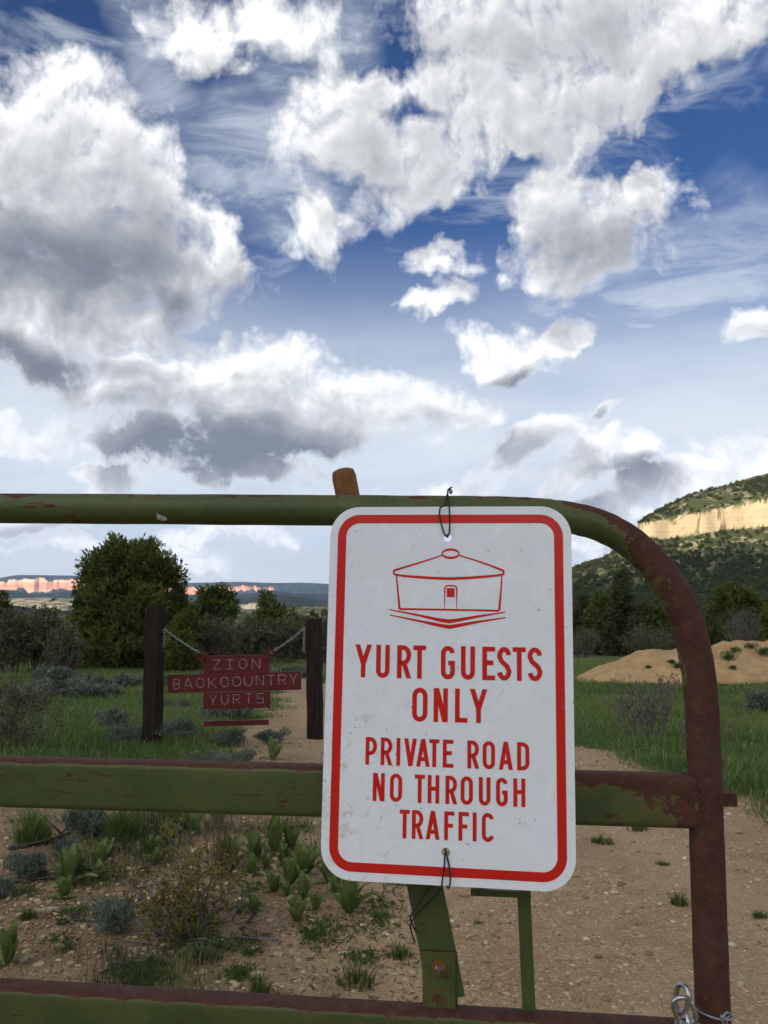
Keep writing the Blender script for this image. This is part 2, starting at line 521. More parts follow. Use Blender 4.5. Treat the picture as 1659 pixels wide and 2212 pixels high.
def make_materials():
    # --- ground: tan gravelly dirt, darker soil under the grass
    m, n, b = material('gravel_ground', .95, 0, .2)
    geo = n.new('ShaderNodeNewGeometry').outputs['Position']
    flat = n.vm('MULTIPLY', geo, (1, 1, 0))
    big = n.noise(flat, .9, 5, .6); mid = n.noise(flat, 7, 6, .65); fine = n.noise(flat, 60, 5, .7)
    cell = n.voro(flat, 75, out='Color', dim='2D'); cell2 = n.voro(flat, 160, out='Color', dim='2D')
    cd = n.voro(flat, 75, dim='2D')
    dirt = n.mix(n.ramp(mid, .3, .7), (.320, .205, .100), (.450, .315, .170))
    dirt = n.mix(n.ramp(big, .40, .66, 0, .75), dirt, (.30, .180, .080))
    g1 = n.ramp(n.sep(cell)[0], .45, 1.0, 0, .75)
    dirt = n.mix(g1, dirt, n.mix(n.sep(cell)[1], (.22, .15, .085), (.60, .48, .31)))
    dirt = n.mix(n.ramp(n.sep(cell2)[0], .55, 1.0, 0, .6), dirt, n.mix(n.sep(cell2)[1], (.16, .11, .065), (.56, .44, .29)))
    dirt = n.mix(n.ramp(fine, .58, .72, 0, .65), dirt, (.11, .075, .042))
    # two worn wheel tracks: compacted, paler, finer
    trk = n.new('ShaderNodeAttribute', attribute_name='track').outputs['Fac']
    dirt = n.mix(n.mul(trk, .55), dirt, (.47, .34, .19))
    bk = n.new('ShaderNodeAttribute', attribute_name='bank').outputs['Fac']      # darker, humus-stained soil of the bank
    dirt = n.mix(n.mul(bk, n.ramp(n.noise(flat, 3.0, 5, .6), .30, .62, .30, .80)), dirt, n.mix(fine, (.135, .090, .050), (.235, .170, .100)))
    gr = n.new('ShaderNodeAttribute', attribute_name='grass').outputs['Fac']
    soil = n.mix(n.ramp(mid, .35, .65), (.060, .085, .028), (.105, .125, .045))
    far = n.ramp(n.vm('LENGTH', flat), 60, 400)
    soil = n.mix(far, soil, n.mix(n.ramp(n.noise(flat, .02, 6, .6), .4, .6), (.035, .045, .025), (.10, .095, .055)))
    gm = n.ramp(n.add(gr, n.mul(n.sub(mid, .5), .8)), .35, .65)
    n.put(b.inputs['Base Color'], n.mix(gm, dirt, soil))
    h = n.add(n.mul(n.math('SUBTRACT', .5, cd), .6), n.add(n.mul(fine, .5), n.mul(mid, .8)))
    bump(n, b, h, .9, .012)

    # --- bank of loose dirt
    m, n, b = material('mound_dirt', .95, 0, .2)
    tc = n.new('ShaderNodeTexCoord').outputs['Object']
    a = n.noise(tc, 3, 6, .6); f = n.noise(tc, 40, 4, .7); c = n.voro(tc, 22, out='Color')
    col = n.mix(n.ramp(a, .35, .65), (.50, .315, .145), (.60, .41, .205))
    col = n.mix(n.ramp(n.sep(c)[0], .72, 1.0, 0, .6), col, n.mix(n.sep(c)[1], (.24, .15, .075), (.58, .44, .27)))
    col = n.mix(n.ramp(f, .62, .75, 0, .5), col, (.17, .10, .05))
    n.put(b.inputs['Base Color'], col)
    bump(n, b, n.add(f, n.mul(a, 2)), .8, .05)

    # --- hill: scrub and soil, bare rock where it is steep, beds and joints in the cliff
    m, n, b = material('hill_scrub', .95, 0, .15)
    g = n.new('ShaderNodeNewGeometry'); pos = g.outputs['Position']
    nz = n.sep(g.outputs['Normal'])[2]
    a = n.noise(pos, .03, 6, .6); f = n.noise(pos, .25, 6, .65)
    scrub = n.mix(n.ramp(f, .35, .65), (.045, .060, .024), (.105, .118, .046))
    scrub = n.mix(n.ramp(n.noise(pos, .10, 6, .68), .52, .60, 0, .85), scrub, (.40, .32, .20))
    bed = n.noise(n.vm('MULTIPLY', pos, (.02, .02, 1.0)), .5, 4, .6)
    joint = n.noise(n.vm('MULTIPLY', pos, (1, 1, .04)), .16, 4, .6)
    rock = n.mix(n.ramp(bed, .30, .70), (.50, .385, .225), (.58, .46, .285))
    rock = n.mix(n.ramp(n.noise(pos, .12, 5, .6), .45, .7, 0, .5), rock, (.66, .53, .33))
    rock = n.mix(n.ramp(joint, .56, .62, 0, .80), rock, (.17, .105, .055))
    n.put(b.inputs['Base Color'], n.mix(n.ramp(n.add(nz, n.mul(n.sub(f, .5), .35)), .42, .62), rock, scrub))
    bump(n, b, n.add(f, n.mul(joint, .6)), .6, 1.2)

    # --- far plateau: pink cliffs, dark wood on the gentler slopes
    m, n, b = material('pink_cliff', .95, 0, .1)
    g = n.new('ShaderNodeNewGeometry'); pos = g.outputs['Position']
    nz = n.sep(g.outputs['Normal'])[2]
    f = n.noise(pos, .02, 6, .65)
    wood = n.mix(n.ramp(f, .35, .65), (.014, .024, .020), (.042, .052, .034))
    bed = n.noise(n.vm('MULTIPLY', pos, (.01, .01, 1.0)), .06, 4, .6)
    rock = n.mix(n.ramp(bed, .38, .62), (.66, .27, .15), (.86, .50, .33))
    n.put(b.inputs['Base Color'], n.mix(n.ramp(n.add(nz, n.mul(n.sub(n.noise(pos, .012, 6, .7), .5), .9)), .52, .66), rock, wood))
    m, n, b = material('shaded_wooded_ridge', .95, 0, .1)
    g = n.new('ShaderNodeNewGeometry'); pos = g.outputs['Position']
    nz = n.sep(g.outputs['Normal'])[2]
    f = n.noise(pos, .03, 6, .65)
    wood = n.mix(n.ramp(f, .35, .65), (.010, .017, .013), (.026, .036, .024))  # cloud shadow over the ridges painted into the wood colour
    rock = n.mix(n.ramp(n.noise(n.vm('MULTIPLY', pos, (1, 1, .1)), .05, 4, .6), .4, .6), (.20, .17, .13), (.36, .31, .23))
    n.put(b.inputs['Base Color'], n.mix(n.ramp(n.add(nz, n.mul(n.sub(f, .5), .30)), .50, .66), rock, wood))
    m, n, b = material('pale_valley', .95, 0, .1)
    g = n.new('ShaderNodeNewGeometry'); pos = g.outputs['Position']
    f = n.noise(pos, .03, 6, .65)
    n.put(b.inputs['Base Color'], n.mix(n.ramp(f, .42, .60), (.44, .38, .24), (.13, .14, .09)))

    # --- gate: flaking green paint over rusted steel
    m, n, b = material('gate_paint', .62, 0, .35)
    tc = n.new('ShaderNodeTexCoord').outputs['Object']
    ru = n.new('ShaderNodeAttribute', attribute_name='rust').outputs['Fac']
    nz = n.sep(n.new('ShaderNodeNewGeometry').outputs['Normal'])[2]
    big = n.noise(tc, 9, 5, .6); edge = n.noise(n.mapping(tc, scale=(1, 1, 1.3)), 42, 9, .74); spk = n.noise(tc, 120, 5, .7)
    scr = n.noise(n.mapping(tc, scale=(1, 1, 6)), 22, 6, .6, dist=1.0)
    up = n.ramp(nz, .30, .85, 0, .62)
    k = n.add(n.add(ru, up), n.add(n.mul(n.sub(n.noise(tc, 20, 4, .6), .5), 1.7), n.mul(n.sub(edge, .5), 1.7)))
    rustm = n.ramp(k, .52, .60)
    chips = n.mul(n.ramp(scr, .585, .62), n.ramp(n.noise(tc, 17, 3, .5), .50, .60))
    rustm = n.math('MAXIMUM', rustm, n.mul(chips, .95))
    halo = n.ramp(k, .18, .56, 0, .75)
    green = n.mix(n.ramp(big, .35, .65), (.042, .062, .017), (.066, .086, .023))
    green = n.mix(n.ramp(spk, .35, .75, 0, .35), green, (.085, .115, .045))
    green = n.mix(halo, green, (.100, .088, .024))
    rust = n.mix(n.ramp(edge, .3, .7), (.042, .016, .010), (.092, .034, .019))
    rust = n.mix(n.ramp(spk, .52, .72, 0, .45), rust, (.15, .075, .045))
    rust = n.mix(n.ramp(n.noise(tc, 14, 5, .6), .5, .72, 0, .6), rust, (.070, .036, .034))
    n.put(b.inputs['Base Color'], n.mix(rustm, green, rust))
    n.put(b.inputs['Roughness'], n.ramp(rustm, 0, 1, .50, .85))
    bump(n, b, n.add(n.mul(rustm, -.5), n.mul(n.mul(spk, rustm), .6)), .45, .0012)

    m, n, b = material('bare_rust', .85, 0, .25)
    tc = n.new('ShaderNodeTexCoord').outputs['Object']
    a = n.noise(tc, 30, 6, .65); s = n.noise(tc, 160, 4, .7)
    col = n.mix(n.ramp(a, .3, .7), (.125, .052, .018), (.25, .118, .040))
    col = n.mix(n.ramp(s, .55, .75, 0, .6), col, (.31, .165, .075))
    n.put(b.inputs['Base Color'], col); bump(n, b, s, .35, .001)

    # --- sign
    m, n, b = material('sign_white', .22, 0, .5)
    tc = n.new('ShaderNodeTexCoord').outputs['Object']
    sx, sy, sz = n.sep(tc)
    v = n.noise(tc, 55, 5, .7); v2 = n.noise(n.mapping(tc, loc=(3, 1, 2)), 170, 4, .7); p = n.noise(tc, 7, 3, .5)
    left = n.ramp(sx, -.15, -.02, 1, 0)
    low = n.ramp(sz, -.2, .1, 1, .3)
    amt = n.mul(n.add(n.mul(left, low), .10), n.ramp(p, .35, .65))
    brown = n.mul(n.ramp(v, .555, .63), amt)
    dark = n.mul(n.ramp(v2, .655, .685), n.ramp(n.noise(tc, 24, 2, .5), .47, .56))
    col = n.mix(n.mul(brown, .45), n.mix(p, (.755, .815, .875), (.79, .845, .89)), (.36, .25, .13))
    col = n.mix(n.mul(dark, .85), col, (.055, .045, .04))
    n.put(b.inputs['Base Color'], col)
    n.put(b.inputs['Roughness'], n.ramp(n.noise(tc, 18, 5, .6), .3, .7, .16, .34))
    m, n, b = material('sign_red', .25, 0, .5)
    tc = n.new('ShaderNodeTexCoord').outputs['Object']
    v = n.noise(tc, 90, 5, .7)
    col = n.mix(n.noise(tc, 8, 3, .5), (.52, .014, .010), (.60, .020, .013))
    n.put(b.inputs['Base Color'], n.mix(n.ramp(v, .66, .72, 0, .6), col, (.50, .20, .16)))
    simple('sign_back', (.42, .43, .44), .4, .8, .1)

    simple('black_wire', (.012, .012, .012), .45)
    simple('tie_wire', (.30, .33, .34), .5, .6, .2, 60)
    m, n, b = material('chain_steel', .28, 1.0, .5)
    tc = n.new('ShaderNodeTexCoord').outputs['Object']
    n.put(b.inputs['Base Color'], n.mix(n.noise(tc, 60, 4, .6), (.26, .27, .29), (.58, .60, .62)))
    simple('bolt_steel', (.30, .26, .23), .4, .9, .3, 90)

    # --- posts and boards
    m, n, b = material('creosote_wood', .9, 0, .2)
    tc = n.new('ShaderNodeTexCoord').outputs['Object']
    g = n.noise(n.mapping(tc, scale=(14, 14, .7)), 5, 6, .65)
    gr = n.noise(n.mapping(tc, scale=(40, 40, 1.0)), 3, 4, .7)
    col = n.mix(n.ramp(g, .3, .7), (.010, .007, .006), (.036, .025, .019))
    n.put(b.inputs['Base Color'], n.mix(n.ramp(gr, .60, .68), col, (.008, .006, .005)))
    bump(n, b, n.add(g, gr), .7, .01)
    m, n, b = material('red_board', .7, 0, .3)
    tc = n.new('ShaderNodeTexCoord').outputs['Object']
    g = n.noise(n.mapping(tc, scale=(1.2, 10, 14)), 6, 6, .65)
    n.put(b.inputs['Base Color'], n.mix(n.ramp(g, .3, .75), (.085, .009, .009), (.130, .017, .015)))
    bump(n, b, g, .3, .004)
    simple('carved_letter', (.25, .20, .21), .85, 0, .5, 40)
    simple('dark_letter', (.012, .008, .008), .8)

    # --- plants
    leafy('juniper_leaf', (.040, .054, .016), (.130, .158, .040), .7, .34, third=(.205, .225, .066))
    leafy('dark_juniper_leaf', (.028, .038, .016), (.082, .096, .038), .75, .28, third=(.130, .140, .060))
    leafy('olive_brush_leaf', (.058, .056, .030), (.140, .132, .072), .8, .28, third=(.20, .185, .115))
    leafy('grey_twig', (.090, .078, .068), (.200, .175, .150), .9, 0)
    leafy('sage_leaf', (.050, .066, .048), (.165, .195, .155), .85, .10, third=(.27, .31, .26))
    leafy('mullein_leaf', (.050, .080, .022), (.135, .185, .055), .8, .22, third=(.25, .28, .11))
    leafy('grass_blade', (.052, .100, .024), (.135, .205, .062), .6, .38, third=(.24, .265, .115))
    leafy('road_grass', (.024, .046, .015), (.085, .130, .036), .7, .25, third=(.25, .24, .11))
    leafy('oak_leaf', (.070, .062, .012), (.170, .145, .026), .6, .30, third=(.28, .23, .045))
    leafy('weed_leaf', (.035, .070, .018), (.095, .150, .040), .7, .25)
    simple('bark', (.085, .060, .045), .95, 0, .4, 20, bmp=.5)
    simple('grey_bark', (.16, .145, .13), .95, 0, .4, 30, bmp=.4)
    simple('dead_wood', (.075, .062, .052), .95, 0, .45, 40, bmp=.4)
    leafy('dry_stalk', (.075, .048, .028), (.19, .135, .08), .9, 0)
    leafy('grey_stalk', (.085, .072, .060), (.21, .185, .155), .9, 0)
    leafy('pebble', (.20, .130, .070), (.46, .34, .19), .95, 0, third=(.66, .55, .39))
    simple('pale_stone', (.46, .37, .26), .95, 0, .25, 25, bmp=.5)
make_materials()
M = MATS

# ------------------------------------------------------------------ the lie of the land
def fbm(x, y, sc, octv=4, seed=0.0):
    """cheap value-noise fbm on numpy arrays"""
    x = np.asarray(x, dtype=np.float64) * sc + seed * 17.31; y = np.asarray(y, dtype=np.float64) * sc + seed * 9.77
    tot = np.zeros(np.broadcast(x, y).shape); amp = 1.0; norm = 0.0
    for o in range(octv):
        xi = np.floor(x); yi = np.floor(y); xf = x - xi; yf = y - yi
        def h(a, b):
            s = np.sin(a * 127.1 + b * 311.7 + o * 74.7) * 43758.5453
            return s - np.floor(s)
        u = xf * xf * (3 - 2 * xf); v = yf * yf * (3 - 2 * yf)
        val = (h(xi, yi) * (1 - u) + h(xi + 1, yi) * u) * (1 - v) + (h(xi, yi + 1) * (1 - u) + h(xi + 1, yi + 1) * u) * v
        tot += amp * (val * 2 - 1); norm += amp
        amp *= .5; x = x * 2.03 + 5.1; y = y * 2.03 + 1.7
    return tot / norm

def groundz(x, y):
    x = np.asarray(x, dtype=np.float64); y = np.asarray(y, dtype=np.float64)
    z = -.04 * np.clip(y - 5, 0, 55)
    z = z - .045 * np.clip(y - 60, 0, 260) - .004 * np.clip(y - 320, 0, 3000)
    near = np.clip(1 - np.abs(y - 6) / 60, 0, 1)
    z = z + near * (.035 * fbm(x, y, .35, 3, 1) + .012 * fbm(x, y, 2.2, 3, 2))
    # slight bank on the left, ruts on the road
    z = z + near * .05 * np.clip((-x - 1.0) / 2.0, 0, 1) * np.clip(y / 6, 0, 1)
    d = x - (.75 - .11 * np.clip(y - 4, 0, 40) - .004 * np.clip(y - 6, 0, 40) ** 2)
    z = z - near * .022 * np.exp(-((np.abs(d) - .72) / .22) ** 2)
    return z

def gz(x, y): return float(groundz(x, y))

def G(u, v):
    """where the line of sight (u, v) meets the ground"""
    d = ray(u, v); o = Vector((0, 0, CAM_H))
    t = 1.0
    for _ in range(60):
        p = o + d * t
        t = max(.2, t + (p.z - gz(p.x, p.y)) / max(.05, -d.z + .04) * .8)
    p = o + d * t
    return Vector((p.x, p.y, gz(p.x, p.y)))

def road_mid(y): return .75 - .11 * np.clip(np.asarray(y) - 4, 0, 40) - .004 * np.clip(np.asarray(y) - 6, 0, 40) ** 2
def grass_mask(x, y):
    """1 in the meadow, 0 on bare dirt"""
    x = np.asarray(x, dtype=np.float64); y = np.asarray(y, dtype=np.float64)
    nse = fbm(x, y, .8, 4, 3)
    right = np.clip((x - (2.15 - .25 * np.clip(y - 7.2, 0, 40)) + .35 * nse) / .35, 0, 1) * np.clip((y - 3.6) / 1.0, 0, 1)
    leftn = np.clip(((-1.15 - .10 * np.clip(y - 9, 0, 40)) - x + .9 * nse) / .6, 0, 1) * np.clip((y - 6.4 + 1.2 * nse - .25 * np.clip(-x - 2, 0, 4) * -1) / 1.2, 0, 1)
    far = np.clip((y - 13) / 3, 0, 1)
    mid = np.clip((np.abs(x - road_mid(y)) - 1.25 + .3 * nse) / .4, 0, 1) * far
    bare = np.clip(1 - np.hypot((x + .75) / .75, (y - 9.1) / 1.6) + .3 * nse, 0, 1)
    m = np.maximum(np.maximum(right, leftn), mid) * (1 - np.clip(bare * 2, 0, 1))
    return np.clip(m, 0, 1)
def track_mask(x, y):
    d = np.asarray(x) - road_mid(y)
    return np.clip(1 - np.minimum(np.abs(d - .72), np.abs(d + .72)) / .38, 0, 1) * np.clip((np.asarray(y) + 5) / 5, 0, 1)

def grid_faces(nx, ny):
    i = np.arange(nx - 1); j = np.arange(ny - 1)
    ii, jj = np.meshgrid(i, j, indexing='ij')
    a = ii * ny + jj
    return np.stack([a, a + ny, a + ny + 1, a + 1], axis=-1).reshape(-1, 4)

def build_ground():
    t = np.linspace(-1, 1, 421)
    xs = 12000 * np.sinh(11 * t) / np.sinh(11)
    ty = np.concatenate([np.linspace(-1, 0, 100, endpoint=False), np.linspace(0, 1, 420)])
    ys = 4.0 + 16000 * np.sinh(11.5 * ty) / np.sinh(11.5)
    X, Y = np.meshgrid(xs, ys, indexing='ij')
    Z = groundz(X, Y)
    v = np.stack([X, Y, Z], -1).reshape(-1, 3)
    o = mesh_obj('ground', v, grid_faces(len(xs), len(ys)), M['gravel_ground'], smooth=True,
                 attrs={'grass': np.maximum(grass_mask(X, Y), np.clip((np.hypot(X, Y) - 25) / 10, 0, 1)).ravel(), 'track': track_mask(X, Y).ravel(),
                        'bank': (np.clip((.05 - .05 * (Y - 3) - X + .35 * fbm(X, Y, 1.1, 4, 37)) / .5, 0, 1) * np.clip((9 - Y) / 2, 0, 1)).ravel()})
    tag(o, kind='structure')
build_ground()

def mound(name, pts, y0, depth):
    """bank of spoil whose crest runs along pts (u, v) at depth y0, falling to the ground on both sides"""
    us = np.array([p[0] for p in pts], float); vs = np.array([p[1] for p in pts], float)
    n = 150; m = 60
    x0 = P(us[0], 1440, y0).x; x1 = P(us[-1], 1440, y0).x
    xs = np.linspace(x0, x1, n); ys = np.linspace(y0 - depth, y0 + depth * .9, m)
    X, Y = np.meshgrid(xs, ys, indexing='ij')
    uu = xs / y0 * FPX + 829.5
    crest = np.array([P(u, np.interp(u, us, vs), y0).z for u in uu]) - groundz(xs, y0)
    e_ = np.linspace(0, 1, n); crest = np.clip(crest * 1.14, 0, None) * np.clip(e_ / .10, 0, 1) ** .8 * np.clip((1 - e_) / .10, 0, 1) ** .8
    t = np.clip(1 - np.abs(Y - y0 - .25 * fbm(X, Y, .7, 3, 5)) / depth, 0, 1)
    prof = np.where(t < .85, t / .85 * (2 - t / .85) * .5 + t / .85 * .5, 1.0)
    H = crest[:, None] * prof * (1 + .13 * fbm(X, Y, 1.2, 4, 6)) + .06 * fbm(X, Y, 4, 4, 8) * prof
    Z = groundz(X, Y) + H - .03
    o = mesh_obj(name, np.stack([X, Y, Z], -1).reshape(-1, 3), grid_faces(n, m), M['mound_dirt'], smooth=True)
    tag(o, kind='structure')
    def top(x, y):
        i = int(np.clip(round((x - x0) / (x1 - x0) * (n - 1)), 0, n - 1)); j = int(np.clip(round((y - ys[0]) / (ys[-1] - ys[0]) * (m - 1)), 0, m - 1))
        return Z[i, j]
    return top
mound_top = mound('dirt_mound', [(1235, 1452), (1262, 1448), (1300, 1438), (1340, 1425), (1368, 1412), (1385, 1406), (1430, 1405), (1480, 1409), (1525, 1412), (1545, 1404), (1575, 1396), (1600, 1395), (1625, 1399), (1645, 1394), (1680, 1390), (1760, 1400), (1850, 1435), (1900, 1460)], 22.3, 2.1)

# ------------------------------------------------------------------ mesa hill on the right
CLIFF = np.array([(1500., 700.), (900., 735.), (640., 760.), (480., 775.), (400., 790.), (350., 788.), (318., 800.), (290., 797.), (262., 806.), (243., 800.), (235., 806.), (238., 830.), (262., 900.), (330., 1000.), (480., 1150.), (800., 1400.), (1500., 1600.)])
def cliff_dist(X, Y):
    """signed distance to the cliff line: positive on top"""
    best = np.full(X.shape, 1e9)
    inside = np.zeros(X.shape, dtype=bool)
    n = len(CLIFF)
    for i in range(n):
        a = CLIFF[i]; b = CLIFF[(i + 1) % n]
        if i < n - 1:
            d = b - a; L = d @ d
            t = np.clip(((X - a[0]) * d[0] + (Y - a[1]) * d[1]) / L, 0, 1)
            best = np.minimum(best, np.hypot(X - a[0] - t * d[0], Y - a[1] - t * d[1]))
        cond = ((a[1] > Y) != (b[1] > Y)) & (X < (b[0] - a[0]) * (Y - a[1]) / (b[1] - a[1] + 1e-12) + a[0])
        inside ^= cond
    return np.where(inside, best, -best)

def hillz(X, Y):
    X = np.asarray(X, float); Y = np.asarray(Y, float)
    wob = 3.5 * fbm(X, Y, .05, 3, 11) + 1.8 * fbm(X, Y, .16, 3, 12)
    d = cliff_dist(X, Y) + wob
    base = 61 + .125 * np.clip(X - 234, 0, 700)
    step = 14.5 + .065 * np.clip(X - 234, 0, 300)
    dn = np.clip(-d, 0, None)
    out = base * np.exp(-dn / 92) - .012 * dn
    out = out + np.clip(dn / 40, 0, 1) * (2.2 * fbm(X, Y, .02, 4, 13) + 1.1 * fbm(X, Y, .08, 3, 14))
    di = np.clip(d, 0, None)
    ins = base + step + 22 * (1 - np.exp(-di / 55)) + .11 * np.clip(di, 0, 400) + np.clip(di / 20, 0, 1) * (2.0 * fbm(X, Y, .03, 4, 15))
    k = np.clip(d / 3.0 + .5, 0, 1)
    z = out * (1 - k) + ins * k
    # low rock bands in the slope
    for (hb, seed) in ((38., 21), (20., 22)):
        band = np.clip((fbm(X, Y, .012, 3, seed) - .05) * 4, 0, 1)
        z = z + np.where(d < -8, band * 2.6 * np.tanh((z - hb) * .8), 0)
    return z - 10.0 * np.clip((430 - Y) / 60, 0, 1) - 2

def build_hill():
    xs = np.concatenate([np.arange(-260, 60, 8.), np.arange(60, 440, 2.4), np.arange(440, 1000, 9.)])
    ys = np.concatenate([np.arange(330, 560, 6.), np.arange(560, 980, 2.2), np.arange(980, 1500, 10.)])
    X, Y = np.meshgrid(xs, ys, indexing='ij')
    Z = hillz(X, Y)
    Z = np.maximum(Z, groundz(X, Y) - 3)
    o = mesh_obj('mesa_hill', np.stack([X, Y, Z], -1).reshape(-1, 3), grid_faces(len(xs), len(ys)), M['hill_scrub'], smooth=False)
    tag(o, kind='structure')
build_hill()

# ------------------------------------------------------------------ far country on the left
def ridge(name, mat, Y0, pts, base_v, nx=300, depth=.10, cliff=0.0, seed=0, rough=.06, cliff_at=.7, gully=1.0):
    """range of hills at depth Y0 with its skyline through pts (u, v); optional cliff band under the rim"""
    us = np.array([p[0] for p in pts], float); vs = np.array([p[1] for p in pts], float)
    u = np.linspace(us[0], us[-1], nx)
    xs = (u - 829.5) / FPX * Y0
    top = np.array([P(a, np.interp(a, us, vs), Y0).z for a in u])
    H0 = np.interp(u, us, vs)
    zb = P(829, base_v, Y0).z
    nt = 64
    t = np.linspace(0, 1, nt)                                  # 0 foot (near) .. 1 rim
    X = np.repeat(xs[:, None], nt, 1)
    hgt = np.maximum(top - zb, Y0 * .002)
    span = Y0 * depth
    butt = fbm(xs, xs * 0, 14 / Y0 * 1.6, 5, seed)             # buttresses and gullies along the range
    butt2 = fbm(xs, xs * 0, 60 / Y0 * 1.6, 3, seed + 3)
    butt3 = fbm(xs, xs * 0, 190 / Y0 * 1.6, 4, seed + 5)
    prof = np.zeros((nx, nt)); off = np.zeros((nx, nt))
    for i in range(nx):
        c = cliff * np.clip(.55 + (1.3 * butt[i] + .40 * butt2[i] + .16 * butt3[i]) * gully, 0, 1)   # share of the height that is sheer here
        s = np.clip(t / .80, 0, 1)
        z = (1 - c) * s ** 1.1
        # the sheer step happens between t=.62 and t=.66
        z = np.where(t > .62, (1 - c) * .78 + c * np.clip((t - .62) / .05, 0, 1) + (1 - c) * .22 * np.clip((t - .67) / .33, 0, 1), (1 - c) * .78 * (t / .62) ** 1.2)
        prof[i] = z
        off[i] = -.16 * span * butt[i] - .05 * span * butt2[i] - .012 * span * butt3[i]
        cap = float(np.clip(.10 + .25 * butt2[i], 0, .3))            # wooded cap above the sheer face
        prof[i] = np.where(t > .62, z * (1 - cap * c) + cap * c * np.clip((t - .67) / .33, 0, 1), z)
    Yg = Y0 - span * (.62 - t[None, :]) + off * np.exp(-((t[None, :] - .62) / .3) ** 2)
    n2 = fbm(X, Yg, 40 / Y0, 4, seed + 1)
    Z = zb + hgt[:, None] * prof + n2 * hgt[:, None] * rough * np.clip(t * 3, 0, 1) * np.clip((1 - prof) * 4, .25, 1)
    v = np.stack([X * Yg / Y0, Yg, Z], -1)
    back = v[:, -1:, :] + np.array([0, span * 1.5, -Y0 * .01])
    v = np.concatenate([v, back], 1)
    o = mesh_obj(name, v.reshape(-1, 3), grid_faces(nx, nt + 1), M[mat], smooth=False)
    return tag(o, kind='structure')

ridge('plateau', 'pink_cliff', 9000, [(-700, 1250), (-300, 1245), (-60, 1250), (0, 1246), (40, 1240), (90, 1240), (160, 1241), (250, 1245), (330, 1250), (400, 1258), (470, 1256), (520, 1255), (600, 1258), (650, 1257), (720, 1260), (800, 1262), (1000, 1262), (1300, 1268)], 1300, nx=1500, depth=.09, cliff=.60, seed=4, gully=1.0)
ridge('blue_ridge', 'shaded_wooded_ridge', 5200, [(-700, 1262), (-200, 1262), (0, 1272), (40, 1276), (80, 1284), (120, 1280), (180, 1270), (300, 1274), (400, 1285), (470, 1288), (520, 1284), (590, 1275), (640, 1281), (700, 1283), (800, 1282), (1000, 1270), (1300, 1262)], 1318, nx=400, seed=9, cliff=0.0, rough=.05)
ridge('wooded_dome', 'shaded_wooded_ridge', 3400, [(380, 1320), (450, 1312), (500, 1300), (540, 1291), (580, 1284), (620, 1285), (660, 1292), (710, 1298), (800, 1300), (1000, 1302), (1250, 1310)], 1345, nx=300, seed=13, cliff=.42, rough=.05, gully=.8)
ridge('pale_valley_slope', 'pale_valley', 2300, [(-500, 1300), (-200, 1292), (0, 1294), (50, 1292), (100, 1290), (150, 1293), (220, 1298), (330, 1308), (430, 1318)], 1330, nx=240, seed=17, rough=.04)
ridge('dark_foothill', 'shaded_wooded_ridge', 1300, [(-600, 1310), (-200, 1314), (0, 1310), (30, 1308), (70, 1313), (110, 1318), (160, 1320), (250, 1318), (330, 1322), (500, 1330), (700, 1334), (1000, 1338)], 1372, nx=260, seed=23, rough=.05)

# unseen range behind the camera on the left, crest shaped to shade the valley
def build_west_range():
    d = Vector((-SUN_DIR.x, -SUN_DIR.y, 0)).normalized()        # the way the sunlight travels
    side = Vector((d.y, -d.x, 0))
    dist = 1250.0
    mesa = Vector((250, 770, 0)); s_mesa = mesa.dot(d)
    line = 38.0                                                 # height of the shade line on the mesa slope
    crest0 = line + (s_mesa + dist) * math.tan(SUN_EL)
    n = 160; m = 26
    vs = []
    ss = np.linspace(-2600, 2600, n)
    for a in ss:
        c = crest0 + 5.0 * float(fbm(np.array(a), np.array(0.), .004, 3, 31)) + 2.5 * float(fbm(np.array(a), np.array(0.), .02, 3, 32))
        c += .40 * (float(np.clip(a, -520, -190)) + 312) + 15
        c *= float(np.clip(1.12 - abs(a / 2600) ** 4, 0, 1)) if abs(a) > 1500 else 1.0
        for j in range(m):
            t = j / (m - 1)                                     # 0 near foot .. 1 far foot
            h = c * (1 - abs(t - .5) * 2) ** .9
            q = -d * (dist + (t - .5) * 1300) + side * a
            h *= 1 + (.10 * float(fbm(np.array(q.x), np.array(q.y), .006, 3, 33)) if abs(t - .5) > .02 else 0)
            vs.append((q.x, q.y, h - 6))
    o = mesh_obj('western_range', vs, grid_faces(n, m), M['hill_scrub'])
    tag(o, kind='structure')
build_west_range()

# ------------------------------------------------------------------ gate frame of reference
GYAW = .0945
GEX = Vector((math.cos(GYAW), -math.sin(GYAW), -.0147))        # along the gate, its free end sagging
GEN = Vector((-math.sin(GYAW), -math.cos(GYAW), 0))            # towards the viewer
GEZ = Vector((0, 0, 1))
GO = Vector((.08, 1.152, 1.25))

def gp(u, v, n=0.0):
    """point of the plane n metres in front of the gate's middle plane, in direction (u, v)"""
    d = ray(u, v); o = Vector((0, 0, CAM_H))
    q = GO + GEN * n
    t = (q - o).dot(GEN) / d.dot(GEN)
    return o + d * t

def rustf(p):
    """how far the paint has gone: sound on the long pipe, bare on the bend and end post"""
    s = (p - GO).dot(GEX)
    return float(np.clip((s - .14) / .12, 0, 1)) * 1.0 - .16 + .30 * float(np.clip((s - .27) / .06, 0, 1))

gate = empty('gate', (GO.x, GO.y, gz(GO.x, GO.y)))
tag(gate, 'green painted steel pipe gate with rusted rounded end across the dirt road', 'gate')

